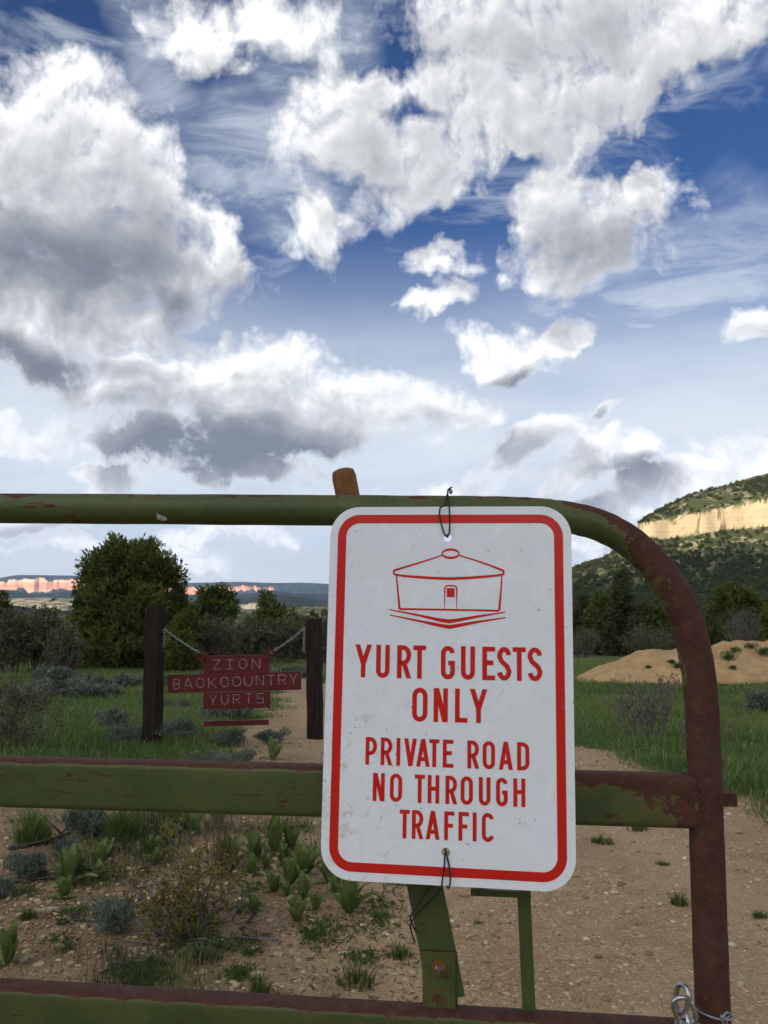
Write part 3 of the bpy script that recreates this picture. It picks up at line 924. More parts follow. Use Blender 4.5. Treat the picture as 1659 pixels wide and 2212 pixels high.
# one bent pipe: top bar, rounded corner and end post
path = [gp(u, v) for (u, v) in ((-1500, 1089), (-600, 1094), (0, 1098), (500, 1101), (850, 1103.5), (1050, 1105.5), (1130, 1108), (1185, 1112), (1240, 1120), (1300, 1137),
        (1362, 1172), (1418, 1226), (1462, 1294), (1491, 1370), (1508, 1450), (1516, 1530), (1521, 1640), (1525, 1760), (1533, 2000), (1541, 2212), (1549, 2420), (1566, 2900))]
path = spline(path, 260)
mb = MB()
rr = [.0206 + .0003 * math.sin(i * .9) * math.sin(i * .23) for i in range(len(path))]
mb.tube(path, rr, 28)
ax = []
for i, p in enumerate(path):                                     # the outer side of the bend has weathered most
    for k in range(28):
        q = Vector(mb.v[i * 28 + k]) - p
        out_ = q.normalized().dot((GEX * .6 + GEZ * .8).normalized())
        s_ = (p - GO).dot(GEX)
        ax.append(rustf(p) + .42 * out_ * float(np.clip((s_ - .02) / .20, 0, 1)) * float(np.clip((.42 - s_) / .08, 0, 1)))
mb.a = ax
o = mb.build('frame_pipe', M['gate_paint'], gate, True, 'rust'); auto_smooth(o, 50)
# bird lime and scars on the top pipe
mb = MB()
for (u, v, w, h, s) in ((348, 1117, 12, 10, 1), (340, 1110, 5, 9, 2), (356, 1121, 6, 6, 3)):
    c = gp(u, v, .0195 - .00012 * abs(v - 1098)); k = 9
    rng = random.Random(s)
    vs = [c + GEN * .0016] + [c + GEX * (w / FPX * 1.15 * math.cos(6.283 * i / k) * rng.uniform(.6, 1.1)) + GEZ * (h / FPX * 1.15 * math.sin(6.283 * i / k) * rng.uniform(.6, 1.1)) - GEN * .0008 for i in range(k)]
    mb.add(vs, [(0, i + 1, (i + 1) % k + 1) for i in range(k)])
simple('bird_lime', (.30, .30, .26), .9, 0, .5, 300)
mb.build('paint_scar', M['bird_lime'], gate)

def rail(name, u0, v0, u1, v1, hgt, n0, n1, x_extra):
    """box rail with rounded edges; (u0, v0) and (u1, v1) are points of its upper front edge"""
    a = gp(u0, v0, n1); b = gp(u1, v1, n1)
    ex = (b - a); L = ex.length; ex.normalize()
    ey = GEN; ez = GEZ
    mb = MB()
    N = 40
    org = a - GEN * n1
    prev = None
    bev = .0085
    for k in range(N):
        x0 = -1.6 + (L + 1.6 + x_extra) * k / N; x1 = -1.6 + (L + 1.6 + x_extra) * (k + 1) / N
        prof = []
        for cy, cz, a0 in ((n1 - bev, -bev, 0), (n0 + bev, -bev, 90), (n0 + bev, -hgt + bev, 180), (n1 - bev, -hgt + bev, 270)):
            for q in (0, 22, 45, 68, 90):
                prof.append((cy + bev * math.cos(R(a0 + q)), cz + bev * math.sin(R(a0 + q))))
            if a0 == 270:
                prof += [(n1, -hgt + bev + (hgt - 2 * bev) * f) for f in (.2, .4, .6, .8)]
        m = len(prof)
        base = len(mb.v)
        for x in ((x0, x1) if k == 0 else (x1,)):
            for (y, z) in prof:
                p = org + ex * x + ey * y + ez * z
                mb.v.append(tuple(p))
                t = -z / hgt                                            # 0 top .. 1 bottom
                r = rustf(p) * .78 + .80 * max(0, 1 - t / .46) - .16 + (.34 if t > .97 else 0)
                mb.a.append(r)
        st = base if k == 0 else base - m
        for i in range(m):
            mb.f.append((st + i, st + (i + 1) % m, st + m + (i + 1) % m, st + m + i))
    mb.f.append(tuple(range(m))[::-1]); mb.f.append(tuple(range(len(mb.v) - m, len(mb.v))))
    o = mb.build(name, M['gate_paint'], gate, True, 'rust')
    auto_smooth(o, 50)
    return o
rail('rail', 0, 1640, 1476, 1678, .0630, -.021, .0165, .022)
rail('rail', 0, 2135, 1476, 2224, .0650, -.021, .0165, .022)
rail('rail', 0, 2700, 1476, 2840, .0640, -.021, .0165, .022)
# weld beads where the rails meet the end post
def weld(u, v0, v1, nn):
    pts = [gp(u - 44 + 0, v0 - 14, -.004), gp(u - 26, v0 - 2, nn - .008), gp(u - 10, v0 + 16, nn), gp(u - 4, (v0 + v1) / 2, nn + .0005), gp(u - 3, v1 - 10, nn), gp(u - 14, v1 + 2, nn - .010)]
    mb = MB(); pp = spline(pts, 40)
    mb.tube(pp, [.0022 + .0008 * math.sin(i * 1.9) for i in range(40)], 8, a=[.9] * 40)
    mb.build('weld_bead', M['gate_paint'], gate, True, 'rust')
weld(1521, 1684, 1776, .0175)
weld(1541, 2232, 2330, .0175)

# latch lever: flat bar pivoting on a bolt, rusted pipe handle on its upper end, behind the top pipe
lever_a = gp(948, 2066, -.012); lever_b = gp(758, 1105, -.048)
ld = (lever_b - lever_a).normalized(); lx = ld.cross(GEN).normalized(); lx = -lx if lx.x < 0 else lx
ln = lx.cross(ld).normalized()
mb = MB()
L = (lever_b - lever_a).length
for k in range(12):
    mb.frame_box(lever_a, ld, lx, ln, (-.05 + (L + .05) * k / 12, -.0225, -.003), (-.05 + (L + .05) * (k + 1) / 12 - 1e-6, .0225, .003), 0, .06)
lever = mb.build('latch_lever', M['gate_paint'], gate, False, 'rust')
mb = MB()
hp = [lever_b + ld * t for t in (-.12, -.05, 0, .03, .050, .058, .0605)]
hr = [.0160, .0160, .0162, .0166, .0168, .0150, .010]
mb.tube(hp, hr, 24)
o = mb.build('handle_sleeve', M['bare_rust'], lever, True); auto_smooth(o, 60)
# pivot bracket with its bolt
mb = MB()
bo = gp(948, 2120, -.0045)
mb.frame_box(bo, GEX, GEN, GEZ, (-.0205, -.003, -.042), (.0205, .002, .036), .0008, .30)
mb.frame_box(bo - GEN * .016, GEX, GEN, GEZ, (-.019, -.003, -.042), (.023, .002, .030), .0008, .10)
o = mb.build('pivot_bracket', M['gate_paint'], gate, False, 'rust')
mb = MB()
c = gp(948, 2088, -.0022)
mb.tube([c, c + GEN * .0022], .0088, 20)
mb.build('washer', M['bare_rust'], o, False)
mb = MB()
mb.tube([c + GEN * .0022, c + GEN * .0070, c + GEN * .0085], [.0050, .0050, .0036], 6)
mb.build('bolt', M['bolt_steel'], o, False)

# keeper: short flat with an upright strip, standing on the bottom rail
mb = MB()
a = gp(1017, 1925, -.010); b = gp(1146, 1931, -.010)
ex = (b - a).normalized()
mb.frame_box(a, ex, GEN, GEZ, (0, -.012, -.0040), ((b - a).length, .006, .0040), .0008, -.05)
c0 = gp(1131, 1936, -.008); c1 = gp(1143, 2205, -.008)
dn = (c1 - c0); Lk = dn.length; dn.normalize()
kx = GEX - dn * GEX.dot(dn); kx.normalize()
mb.frame_box(c0, dn, kx, -GEN, (.001, -.0075, -.002), (Lk + .02, .0085, .010), .0006, .05)
mb.build('keeper_bar', M['gate_paint'], gate, False, 'rust')
# latch bolt sticking out beyond the end post
mb = MB()
a = gp(1440, 1722, -.028); b = gp(1588, 1726, -.028)
ex = (b - a).normalized()
mb.frame_box(a, ex, GEN, GEZ, (0, -.009, -.008), ((b - a).length, .009, .008), .001, .8)
mb.build('latch_bolt', M['gate_paint'], gate, False, 'rust')
# hinge stile far out on the left, so that the gate is a whole gate
st = GO + GEX * -3.0
mb = MB()
mb.tube([Vector((st.x, st.y, gate.location.z + .12)), Vector((st.x, st.y, GO.z + .12))], .021, 16, a=[0, 0])
mb.build('hinge_stile', M['gate_paint'], gate, True, 'rust')
post_at = GO + GEX * -3.14
hz = gz(post_at.x, post_at.y)
gpo = empty('gate_post', (post_at.x, post_at.y, hz))
tag(gpo, 'stout round wooden post that carries the hinges of the green gate', 'post')
mb = MB(); mb.tube([Vector((post_at.x, post_at.y, hz - .3)), Vector((post_at.x, post_at.y, hz + 1.5)), Vector((post_at.x, post_at.y, hz + 1.53))], [.085, .08, .06], 16)
mb.build('shaft', M['creosote_wood'], gpo, True)
for z in (.35, 1.15):
    mb = MB(); mb.tube([post_at * 1 + Vector((0, 0, hz + z - post_at.z)), st + Vector((0, 0, hz + z - st.z))], .012, 8)
    mb.build('hinge_pin', M['bare_rust'], gpo, True)

# ------------------------------------------------------------------ flat lettering
def ribbon(pts, w, closed=False):
    """2D stroke with mitred joints: returns (verts2d, quads)"""
    pts = [Vector((p[0], p[1])) for p in pts]
    n = len(pts); L = []; Rr = []
    ws = w if hasattr(w, '__len__') else [w] * n
    for i in range(n):
        a = pts[i - 1] if (i > 0 or closed) else None
        b = pts[(i + 1) % n] if (i < n - 1 or closed) else None
        d1 = (pts[i] - a).normalized() if a is not None else None
        d2 = (b - pts[i]).normalized() if b is not None else None
        if d1 is None: d1 = d2
        if d2 is None: d2 = d1
        t = (d1 + d2)
        t = t.normalized() if t.length > 1e-6 else d1
        nn = Vector((-t.y, t.x)); n1 = Vector((-d1.y, d1.x))
        k = 1 / max(.35, nn.dot(n1))
        L.append(pts[i] + nn * ws[i] / 2 * k); Rr.append(pts[i] - nn * ws[i] / 2 * k)
    v = L + Rr
    m = n if closed else n - 1
    f = [(i, (i + 1) % n, n + (i + 1) % n, n + i) for i in range(m)]
    return [tuple(p) for p in v], f

def arc(cx, cy, rx, ry, a0, a1, n=10):
    return [(cx + rx * math.cos(R(a0 + (a1 - a0) * i / n)), cy + ry * math.sin(R(a0 + (a1 - a0) * i / n))) for i in range(n + 1)]

def glyph(ch, w, h, t):
    """strokes of a condensed gothic capital, w wide and h high, stroke t: list of (verts2d, faces)"""
    out = []
    r = t / 2; x0, x1, y0, y1 = r, w - r, r, h - r; xm = w / 2; ym = h / 2
    rx = (x1 - x0) / 2; ry = min(rx * 1.15, (y1 - y0) / 2.01)
    S = lambda p, c=False: out.append(ribbon(p, t, c))
    def bar(xa, ya, xb, yb, tw=None):
        tw = (tw or t * 1.06) / 2
        out.append(([(xa - tw, ya), (xa + tw, ya), (xb + tw, yb), (xb - tw, yb)], [(0, 1, 2, 3)]))
    if ch == 'I': S([(xm, 0), (xm, h)])
    elif ch == 'L': S([(x0, h), (x0, y0), (w, y0)])
    elif ch == 'T': S([(0, y1), (w, y1)]); S([(xm, h), (xm, 0)])
    elif ch == 'H': S([(x0, 0), (x0, h)]); S([(x1, 0), (x1, h)]); S([(x0, ym + .02 * h), (x1, ym + .02 * h)])
    elif ch == 'E': S([(w, y1), (x0, y1), (x0, y0), (w, y0)]); S([(x0, ym + .02 * h), (w * .86, ym + .02 * h)])
    elif ch == 'F': S([(w, y1), (x0, y1), (x0, 0)]); S([(x0, ym), (w * .86, ym)])
    elif ch == 'U': S([(x0, h)] + arc(xm, y0 + ry, rx, ry, 180, 360, 14) + [(x1, h)])
    elif ch == 'O': S(arc(xm, y1 - ry, rx, ry, 0, 180, 14) + arc(xm, y0 + ry, rx, ry, 180, 360, 14), True)
    elif ch == 'D': 
        k = rx * 1.25
        S([(x0, y0)] + arc(x1 - k, y0 + k, k, k, 270, 360, 8) + arc(x1 - k, y1 - k, k, k, 0, 90, 8) + [(x0, y1)], True)
    elif ch == 'C': S(arc(xm, y1 - ry, rx, ry, 8, 180, 14) + arc(xm, y0 + ry, rx, ry, 180, 352, 14))
    elif ch == 'G': S(arc(xm, y1 - ry, rx, ry, 8, 180, 14) + arc(xm, y0 + ry, rx, ry, 180, 360, 14) + [(x1, ym - r * .2), (xm + .02 * w, ym - r * .2)])
    elif ch in 'PR':
        yb = h * (.42 if ch == 'P' else .46); k = (y1 - yb) / 2
        kx = min(k, (x1 - x0) * .62)
        S([(x0, 0), (x0, y1), (x1 - kx, y1)] + arc(x1 - kx, yb + k, kx, k, 90, -90, 12)[1:] + [(x0, yb)])
        if ch == 'R': bar(w * .50, yb, x1 + r * .1, 0)
    elif ch == 'S':
        k = (y1 - y0) / 4
        S(arc(xm, y1 - k, rx, k, 12, 180, 12) + [(x0 + .14 * w, ym + .075 * h)] + [(x1 - .14 * w, ym - .075 * h)] + arc(xm, y0 + k, rx, k, 0, -168, 12))
    elif ch == 'Y': bar(t * .55, h, xm, h * .40); bar(w - t * .55, h, xm, h * .40); S([(xm, h * .43), (xm, 0)])
    elif ch == 'V': bar(t * .55, h, xm, 0); bar(w - t * .55, h, xm, 0)
    elif ch == 'A': bar(xm, h, t * .55, 0); bar(xm, h, w - t * .55, 0); S([(w * .26, h * .27), (w * .74, h * .27)])
    elif ch == 'N': S([(x0, 0), (x0, h)]); S([(x1, 0), (x1, h)]); bar(t * .60, h, w - t * .60, 0, t * 1.1)
    elif ch == 'Z': S([(0, y1), (w, y1)]); bar(w - t * .7, h - t, t * .7, t, t * 1.2); S([(0, y0), (w, y0)])
    elif ch == 'K': S([(x0, 0), (x0, h)]); bar(w - t * .6, h, x0 + r, ym * .85); bar(x0 + w * .22, h * .55, w - t * .6, 0)
    elif ch == 'B':
        k = (y1 - ym) / 2
        S([(x0, 0), (x0, h)]); S([(x0, y1), (x1 - k, y1)] + arc(x1 - k, y1 - k, k, k, 90, -90, 10)[1:] + [(x0, ym)]); S([(x1 - k, ym)] + arc(x1 - k, y0 + k, k, k, 90, -90, 10)[1:] + [(x0, y0)])
    elif ch == 'i': S([(0, y1), (w, y1)]); S([(xm, h), (xm, 0)]); S([(0, y0), (w, y0)])
    elif ch == '5': S([(w, y1), (x0, y1), (x0, ym), (x1, ym), (x1, y0), (0, y0)])
    return out

class Flat:
    """collects flat print in a plane (o, ex, ez) with normal en; every stroke a hair above the one before"""
    def __init__(self, o, ex, ez, en, z0=.0003):
        self.o, self.ex, self.ez, self.en, self.z = Vector(o), Vector(ex), Vector(ez), Vector(en), z0
        self.mb = MB()
    def add(self, verts, faces):
        p = [self.o + self.ex * a + self.ez * b + self.en * self.z for a, b in verts]
        fs = []
        for f in faces:                                         # face the viewer
            q = [verts[i] for i in f]
            ar = sum(q[i][0] * q[(i + 1) % len(q)][1] - q[(i + 1) % len(q)][0] * q[i][1] for i in range(len(q)))
            fs.append(f if ar > 0 else f[::-1])
        self.mb.add(p, fs)
        self.z += .000012

# ------------------------------------------------------------------ the white sign wired to the gate
SW, SH = .3048, .4572
s_c = Vector((.0778, 1.1055, 1.1442)); s_yaw, s_roll, s_tilt = .1371, .0118, .0609
e_x = Vector((math.cos(s_yaw), -math.sin(s_yaw), 0)); e_n = Vector((-math.sin(s_yaw), -math.cos(s_yaw), 0))
up = Vector((0, 0, 1)) * math.cos(s_tilt) - e_n * math.sin(s_tilt)
SX = e_x * math.cos(s_roll) - up * math.sin(s_roll); SZ = up * math.cos(s_roll) + e_x * math.sin(s_roll)
SN = SX.cross(SZ); SN = -SN if SN.y > 0 else SN

def on_sign(u, v):
    d = ray(u, v); o = Vector((0, 0, CAM_H))
    p = o + d * ((s_c - o).dot(SN) / d.dot(SN)) - s_c
    return p.dot(SX), p.dot(SZ)
def z1(X, Y): return on_sign((980 + X / 1.8033) / 1.47559, (1420 + Y / 1.8033) / 1.47559)
def z2(X, Y): return on_sign((980 + X / 1.8033) / 1.47559, (2000 + Y / 1.8033) / 1.47559)

sign = empty('warning_sign', s_c)
tag(sign, 'white metal sign with red border and lettering wired to the green gate', 'sign')

def round_rect(w, h, r, n=10):
    pts = []
    for cx, cy, a0 in ((w / 2 - r, h / 2 - r, 0), (-w / 2 + r, h / 2 - r, 90), (-w / 2 + r, -h / 2 + r, 180), (w / 2 - r, -h / 2 + r, 270)):
        pts += arc(cx, cy, r, r, a0, a0 + 90, n)
    return pts

def plate_with_holes(outer, holes, th, o, ex, ez, en):
    """flat plate th thick with round holes"""
    bm = bmesh.new()
    edges = []
    for loop in [outer] + holes:
        vs = [bm.verts.new((p[0], p[1], 0)) for p in loop]
        edges += [bm.edges.new((vs[i], vs[(i + 1) % len(vs)])) for i in range(len(vs))]
    bmesh.ops.triangle_fill(bm, edges=edges, use_beauty=True, use_dissolve=False)
    ret = bmesh.ops.extrude_face_region(bm, geom=bm.faces[:])
    for g in ret['geom']:
        if isinstance(g, bmesh.types.BMVert): g.co.z -= th
    bmesh.ops.recalc_face_normals(bm, faces=bm.faces[:])
    bm.verts.ensure_lookup_table()
    vs = [o + ex * v.co.x + ez * v.co.y + en * v.co.z for v in bm.verts]
    fs = [tuple(v.index for v in f.verts) for f in bm.faces]
    bm.free()
    return vs, fs
th_x, th_z = on_sign(967, 1161.5); bh_x, bh_z = on_sign(963, 1841)
holes = [[(th_x + .0052 * math.cos(a), th_z + .0052 * math.sin(a)) for a in np.linspace(0, 2 * math.pi, 20, endpoint=False)],
         [(bh_x + .0052 * math.cos(a), bh_z + .0052 * math.sin(a)) for a in np.linspace(0, 2 * math.pi, 20, endpoint=False)]]
vs, fs = plate_with_holes(round_rect(SW, SH, .038), holes, .0020, s_c, SX, SZ, SN)
# the sheet leans on its own local axes so that its weathering follows the sheet
panel = mesh_obj('panel', vs, fs, M['sign_white'], sign)
fl = Flat(s_c, SX, SZ, SN)
a = round_rect(SW - .0205, SH - .0205, .0285, 12); b = round_rect(SW - .0425, SH - .0425, .0175, 12)
n_ = len(a)
fl.add(a + b, [(i, (i + 1) % n_, n_ + (i + 1) % n_, n_ + i) for i in range(n_)])
fl.mb.build('border', M['sign_red'], sign)
LINES = [
    ('YURT GUESTS', [('Y', 273, 370), ('U', 395, 473), ('R', 515, 596), ('T', 608, 681), ('G', 767, 848), ('U', 882, 963), ('E', 1005, 1079), ('S', 1090, 1172), ('T', 1180, 1255), ('S', 1265, 1350)], (273, 97, 286), (1350, 116, 310), 27),
    ('ONLY', [('O', 602, 690), ('N', 725, 807), ('L', 848, 921), ('Y', 932, 1035)], (602, 345, 541), (1035, 355, 550), 27),
    ('PRIVATE ROAD', [('P', 334, 400), ('R', 421, 488), ('I', 511, 534), ('V', 555, 629), ('A', 625, 704), ('T', 700, 758), ('E', 778, 839), ('R', 919, 986), ('O', 1007, 1078), ('A', 1099, 1181), ('D', 1205, 1275)], (334, 629, 788), (1275, 661, 823), 22),
    ('NO THROUGH', [('N', 376, 444), ('O', 474, 544), ('T', 616, 675), ('H', 691, 758), ('R', 793, 860), ('O', 880, 951), ('U', 985, 1052), ('G', 1084, 1151), ('H', 1183, 1252)], (376, 835, 997), (1252, 869, 1033), 22),
    ('TRAFFIC', [('T', 529, 588), ('R', 600, 666), ('A', 680, 761), ('F', 786, 844), ('F', 868, 928), ('I', 950, 972), ('C', 1002, 1071)], (529, 1046, 1211), (1071, 1067, 1234), 22),
]
for (txt, letters, (xl, tl, bl), (xr, tr, br), sw) in LINES:
    fl = Flat(s_c, SX, SZ, SN)
    for (ch, xa, xb) in letters:
        f = ((xa + xb) / 2 - xl) / (xr - xl)
        yt = tl + (tr - tl) * f; yb = bl + (br - bl) * f
        pa = z2(xa, (yt + yb) / 2); pb = z2(xb, (yt + yb) / 2); pt = z2((xa + xb) / 2, yt); pq = z2((xa + xb) / 2, yb)
        w = pb[0] - pa[0]; h = pt[1] - pq[1]; t = sw / 1.8033 / 1.47559 * .3048 / 536
        ox, oz = (pa[0] + pb[0]) / 2 - w / 2, pq[1]
        for (v2, f2) in glyph(ch, w, h, t):
            fl.add([(p[0] + ox, p[1] + oz) for p in v2], f2)
        fl.mb.build('letter', M['sign_red'], sign)
        fl.mb = MB()
# the yurt drawing
fl = Flat(s_c, SX, SZ, SN)
px = .3048 / 536 / 1.8033 / 1.47559
def draw(pts, w, closed=False, sp=0):
    q = [z1(*p) for p in pts]
    if sp: q = [(p.x, p.y) for p in spline([(a, b, 0) for a, b in q], sp)]
    ws = [x * px for x in w] if hasattr(w, '__len__') else w * px
    if sp and hasattr(w, '__len__'): ws = [float(np.interp(i / (sp - 1), np.linspace(0, 1, len(w)), w)) * px for i in range(sp)]
    fl.add(*ribbon(q, ws, closed))
draw([(778, 630), (640, 675), (512, 714), (499, 722), (496, 732), (504, 741), (560, 750), (690, 760), (815, 765), (940, 760), (1060, 750), (1118, 742), (1128, 732), (1124, 721), (1110, 713), (1000, 672), (868, 630)], [8, 10, 13, 10, 10, 12, 14, 16, 17, 16, 14, 12, 10, 10, 13, 10, 8], sp=90)
draw([(823 + 48 * math.cos(a), 622 + 24 * math.sin(a)) for a in np.linspace(0, 2 * math.pi, 32, endpoint=False)], [7 + 7 * abs(math.sin(a)) for a in np.linspace(0, 2 * math.pi, 32, endpoint=False)], True)
draw([(511, 746), (529, 935), (536, 940), (820, 944), (1095, 950), (1103, 942), (1119, 748)], [8, 13, 12, 11, 12, 14, 7])
draw([(788, 938), (788, 880), (789, 822), (794, 811), (806, 806), (842, 806), (854, 811), (858, 822), (858, 880), (857, 938)], [4, 6, 9, 8, 8, 8, 8, 9, 6, 4])
fl.add([z1(*p) for p in ((799, 820), (846, 820), (845, 872), (802, 872))], [(0, 1, 2, 3)])
draw([(472, 943), (640, 976), (760, 1003), (815, 1011), (870, 1003), (990, 981), (1140, 957)], [6, 13, 20, 24, 20, 13, 6])
draw([(472, 974), (640, 1008), (760, 1034), (815, 1043), (870, 1034), (990, 1012), (1140, 989)], [6, 13, 20, 23, 20, 13, 6])
fl.mb.build('yurt_drawing', M['sign_red'], sign)

def wire(name, pts, r, mat, label, n=60, seg=6, group=None):
    pp = spline(pts, n)
    mb = MB(); mb.tube(pp, r, seg)
    o = mb.build(name, M[mat], None, True, origin=tuple(pp[0]))
    return tag(o, label, 'wire', group)
def sp_(u, v, off):                                              # point off metres in front of the sign's face
    a, b = on_sign(u, v)
    return s_c + SX * a + SZ * b + SN * off
# upper tie: through the hole, round the pipe, twisted above it
topw = [sp_(966, 1158, -.004), sp_(962, 1157, .002), sp_(957, 1145, .003), sp_(951, 1120, .004), sp_(950, 1105, .004), sp_(953, 1096, .004), gp(959, 1092, .026), gp(963, 1080, .023), gp(966, 1068, .012), gp(968, 1064, -.006), gp(965, 1075, -.024), gp(962, 1100, -.026),
        gp(961, 1125, -.020), sp_(964, 1140, -.005), sp_(965, 1157, -.005), sp_(967, 1160, .001), sp_(971, 1150, .003), sp_(972, 1120, .004), sp_(971, 1098, .004), gp(970, 1085, .024), gp(968, 1074, .018), gp(967, 1062, .008), gp(970, 1056, .006), gp(973, 1066, .010), gp(976, 1061, .010), gp(972, 1055, .004), gp(977, 1052, .002)]
wire('tie_wire', topw, .00105, 'black_wire', 'thin black wire looped from the top hole of the white sign over the pipe', 170)
botw = [gp(905, 1780, -.012), sp_(950, 1822, -.012), sp_(962, 1838, -.004), sp_(961, 1846, .001), sp_(960, 1870, .003), sp_(956, 1900, .003), sp_(954, 1914, .003), sp_(950, 1924, -.001), gp(930, 1945, -.004), gp(905, 1970, -.006), gp(890, 1990, -.006), gp(887, 2005, -.007), gp(896, 2036, -.008)]
wire('tie_wire', botw, .00105, 'black_wire', 'thin black wire hanging from the bottom hole of the white sign to the lever', 90)
botw2 = [sp_(964, 1842, -.004), sp_(965, 1847, .002), sp_(970, 1866, .003), sp_(973, 1890, .004), sp_(972, 1910, .004), sp_(968, 1918, .002), sp_(963, 1915, -.003), gp(940, 1905, -.006), gp(915, 1935, -.006), gp(892, 1970, -.006), gp(887, 1986, -.006), gp(893, 2002, -.006), gp(899, 2014, -.008)]
wire('tie_wire', botw2, .00105, 'black_wire', 'short second loop of black wire below the bottom hole of the sign', 90)

# ------------------------------------------------------------------ chain and tie wire round the end post
def link_path(c, ax, bx, L, W, n=28):
    """stadium ring centred at c, long axis ax, short axis bx"""
    out = []
    r = W / 2; s = L / 2 - r
    for i in range(n):
        a = 2 * math.pi * i / n
        out.append(c + ax * (r * math.sin(a) + (s if math.sin(a) >= 0 else -s)) + bx * (r * math.cos(a)))
    return out
chain = empty('lock_chain', gp(1478, 2180, .03))
tag(chain, 'bright galvanised steel chain hanging beside the rusted gate end post', 'chain')
ax0 = Vector((0, 0, 1))
for (u, v, nn, tilt, turn, L, W) in ((1473, 2157, .030, 12, 62, .030, .0205), (1479, 2184, .033, -22, 8, .031, .0215), (1473, 2216, .036, 14, 70, .031, .0205), (1480, 2246, .036, -8, 10, .031, .0215), (1478, 2278, .036, 5, 75, .031, .0205), (1482, 2310, .036, 0, 5, .031, .0215)):
    c = gp(u, v, nn)
    ax = (GEZ * math.cos(R(tilt)) + GEX * math.sin(R(tilt))).normalized()
    bx0 = (GEX * math.cos(R(turn)) + GEN * math.sin(R(turn))); bx = (bx0 - ax * bx0.dot(ax)).normalized()
    mb = MB(); mb.tube(link_path(c, ax, bx, L, W), .0029, 12, closed=True)
    mb.build('link', M['chain_steel'], chain, True)
pc = gp(1538, 2190, 0)
def round_post(a, z, r=.0232): return pc + GEX * (r * math.sin(R(a))) + GEN * (r * math.cos(R(a))) + GEZ * z
tw = [gp(1474, 2150, .028), gp(1484, 2158, .022)] + [round_post(a, .008 - .0095 * (a + 50) / 140) for a in range(-50, 100, 15)] + [round_post(a, -.002 - .0004 * (a - 100) * .1) for a in range(110, 260, 15)] + \
     [round_post(a, -.008 + .002 * (a - 270) / 100) for a in range(275, 395, 15)] + [gp(1557, 2194, .024), gp(1564, 2200, .020), gp(1573, 2196, .014), gp(1576, 2189, .010), gp(1568, 2188, .020), gp(1562, 2198, .024), gp(1568, 2206, .020), gp(1571, 2213, .018)]
wire('binding_wire', tw, .00135, 'tie_wire', 'grey wire wound round the rusted gate end post and knotted on the right', 160, 8)

# ------------------------------------------------------------------ the red board sign between two posts
def post(name, ub, vb, ut, vt, w, label, Y=None):
    b = G(ub, vb); Y = b.y
    t = P(ut, vt, Y + .02)
    e = empty(name, b); tag(e, label, 'post')
    mb = MB()
    ez = (t - b); L = ez.length; ez.normalize()
    yaw = .18
    ex = Vector((math.cos(yaw), -math.sin(yaw), 0)); ex = (ex - ez * ex.dot(ez)).normalized(); ey = ez.cross(ex)
    prof = []
    h = w / 2; c = w * .08
    for sx, sy in ((1, 1), (-1, 1), (-1, -1), (1, -1)):
        a, d = ((h, h - c), (h - c, h)) if sx * sy > 0 else ((h - c, h), (h, h - c))
        prof += [(sx * a[0], sy * a[1]), (sx * d[0], sy * d[1])]
    rng = random.Random(int(ub))
    N = 14; m = len(prof)
    for k in range(N + 1):
        z = -.35 + (L + .35) * k / N
        for i, (x, y) in enumerate(prof):
            j = 1 + .035 * math.sin(k * 1.3 + i) + rng.uniform(-.012, .012)
            if k == N: j *= .97
            mb.v.append(tuple(b + ex * x * j + ey * y * j + ez * (z + (rng.uniform(-.008, .008) if k == N else 0)))); mb.a.append(0)
    for k in range(N):
        for i in range(m):
            mb.f.append((k * m + i, k * m + (i + 1) % m, (k + 1) * m + (i + 1) % m, (k + 1) * m + i))
    mb.f.append(tuple(N * m + i for i in range(m)))
    mb.build('timber', M['creosote_wood'], e)
    return e, t
pl, plt_ = post('sign_post', 328, 1614, 336, 1308, .150, 'taller dark weathered wooden post on the left of the red board sign')
pr, prt_ = post('sign_post', 681, 1596, 678, 1337, .150, 'shorter dark wooden post on the right of the red board sign')

BY = pl.location.y + .02
def bpx(u, v, off=0.0): return P(u, v, BY - off)
boards = empty('hanging_sign', P(510, 1478, BY))
tag(boards, 'red wooden board sign with carved pale letters hung on chains between two posts', 'sign')
BX = (bpx(650, 1451) - bpx(363, 1458)).normalized(); BN = Vector((0, -1, 0)); BN = (BN - BX * BN.dot(BX)).normalized(); BZ = BN.cross(BX).normalized(); BZ = -BZ if BZ.z < 0 else BZ
def board(name, tl, tr, bl, lift, parent, th=.036):
    a = bpx(*tl); w = (bpx(*tr) - a).dot(BX); h = (a - bpx(*bl)).dot(BZ)
    mb = MB()
    mb.frame_box(a, BX, BN, BZ, (0, -th + lift, -h), (w, lift, 0), .004)
    o = mb.build(name, M['red_board'], parent)
    return o, a, w, h
def letters(parent, text, spans, tl, tr, hgt, st, lift, a0):
    fl = Flat(a0, BX, BZ, BN, lift + .0015)
    for (ch, ua, ub, vb) in spans:
        pa = bpx(ua, vb); pb = bpx(ub, vb)
        ox = (pa - a0).dot(BX); oz = (pa - a0).dot(BZ); w = (pb - pa).dot(BX)
        for (v2, f2) in glyph(ch, w, hgt, st):
            fl.add([(p[0] + ox, p[1] + oz) for p in v2], f2)
        fl.mb.build('carved_letter', M['carved_letter'], parent)
        fl.mb = MB()
k = BY / FPX
def sx(X): return (620 + X / 5.925) / 1.47559
def sy(Y): return (2060 + Y / 5.925) / 1.47559
o, a, w, h = board('board', (439.5, 1417.5), (581.5, 1414.0), (440, 1458), 0.0, boards)
letters(o, 'ZION', [('Z', sx(350), sx(485), sy(443)), ('i', sx(597), sx(738), sy(440)), ('O', sx(842), sx(995), sy(430)), ('N', sx(1085), sx(1243), sy(424))], 0, 0, 188 / 5.925 / 1.47559 * k, .0072, 0.0, a)
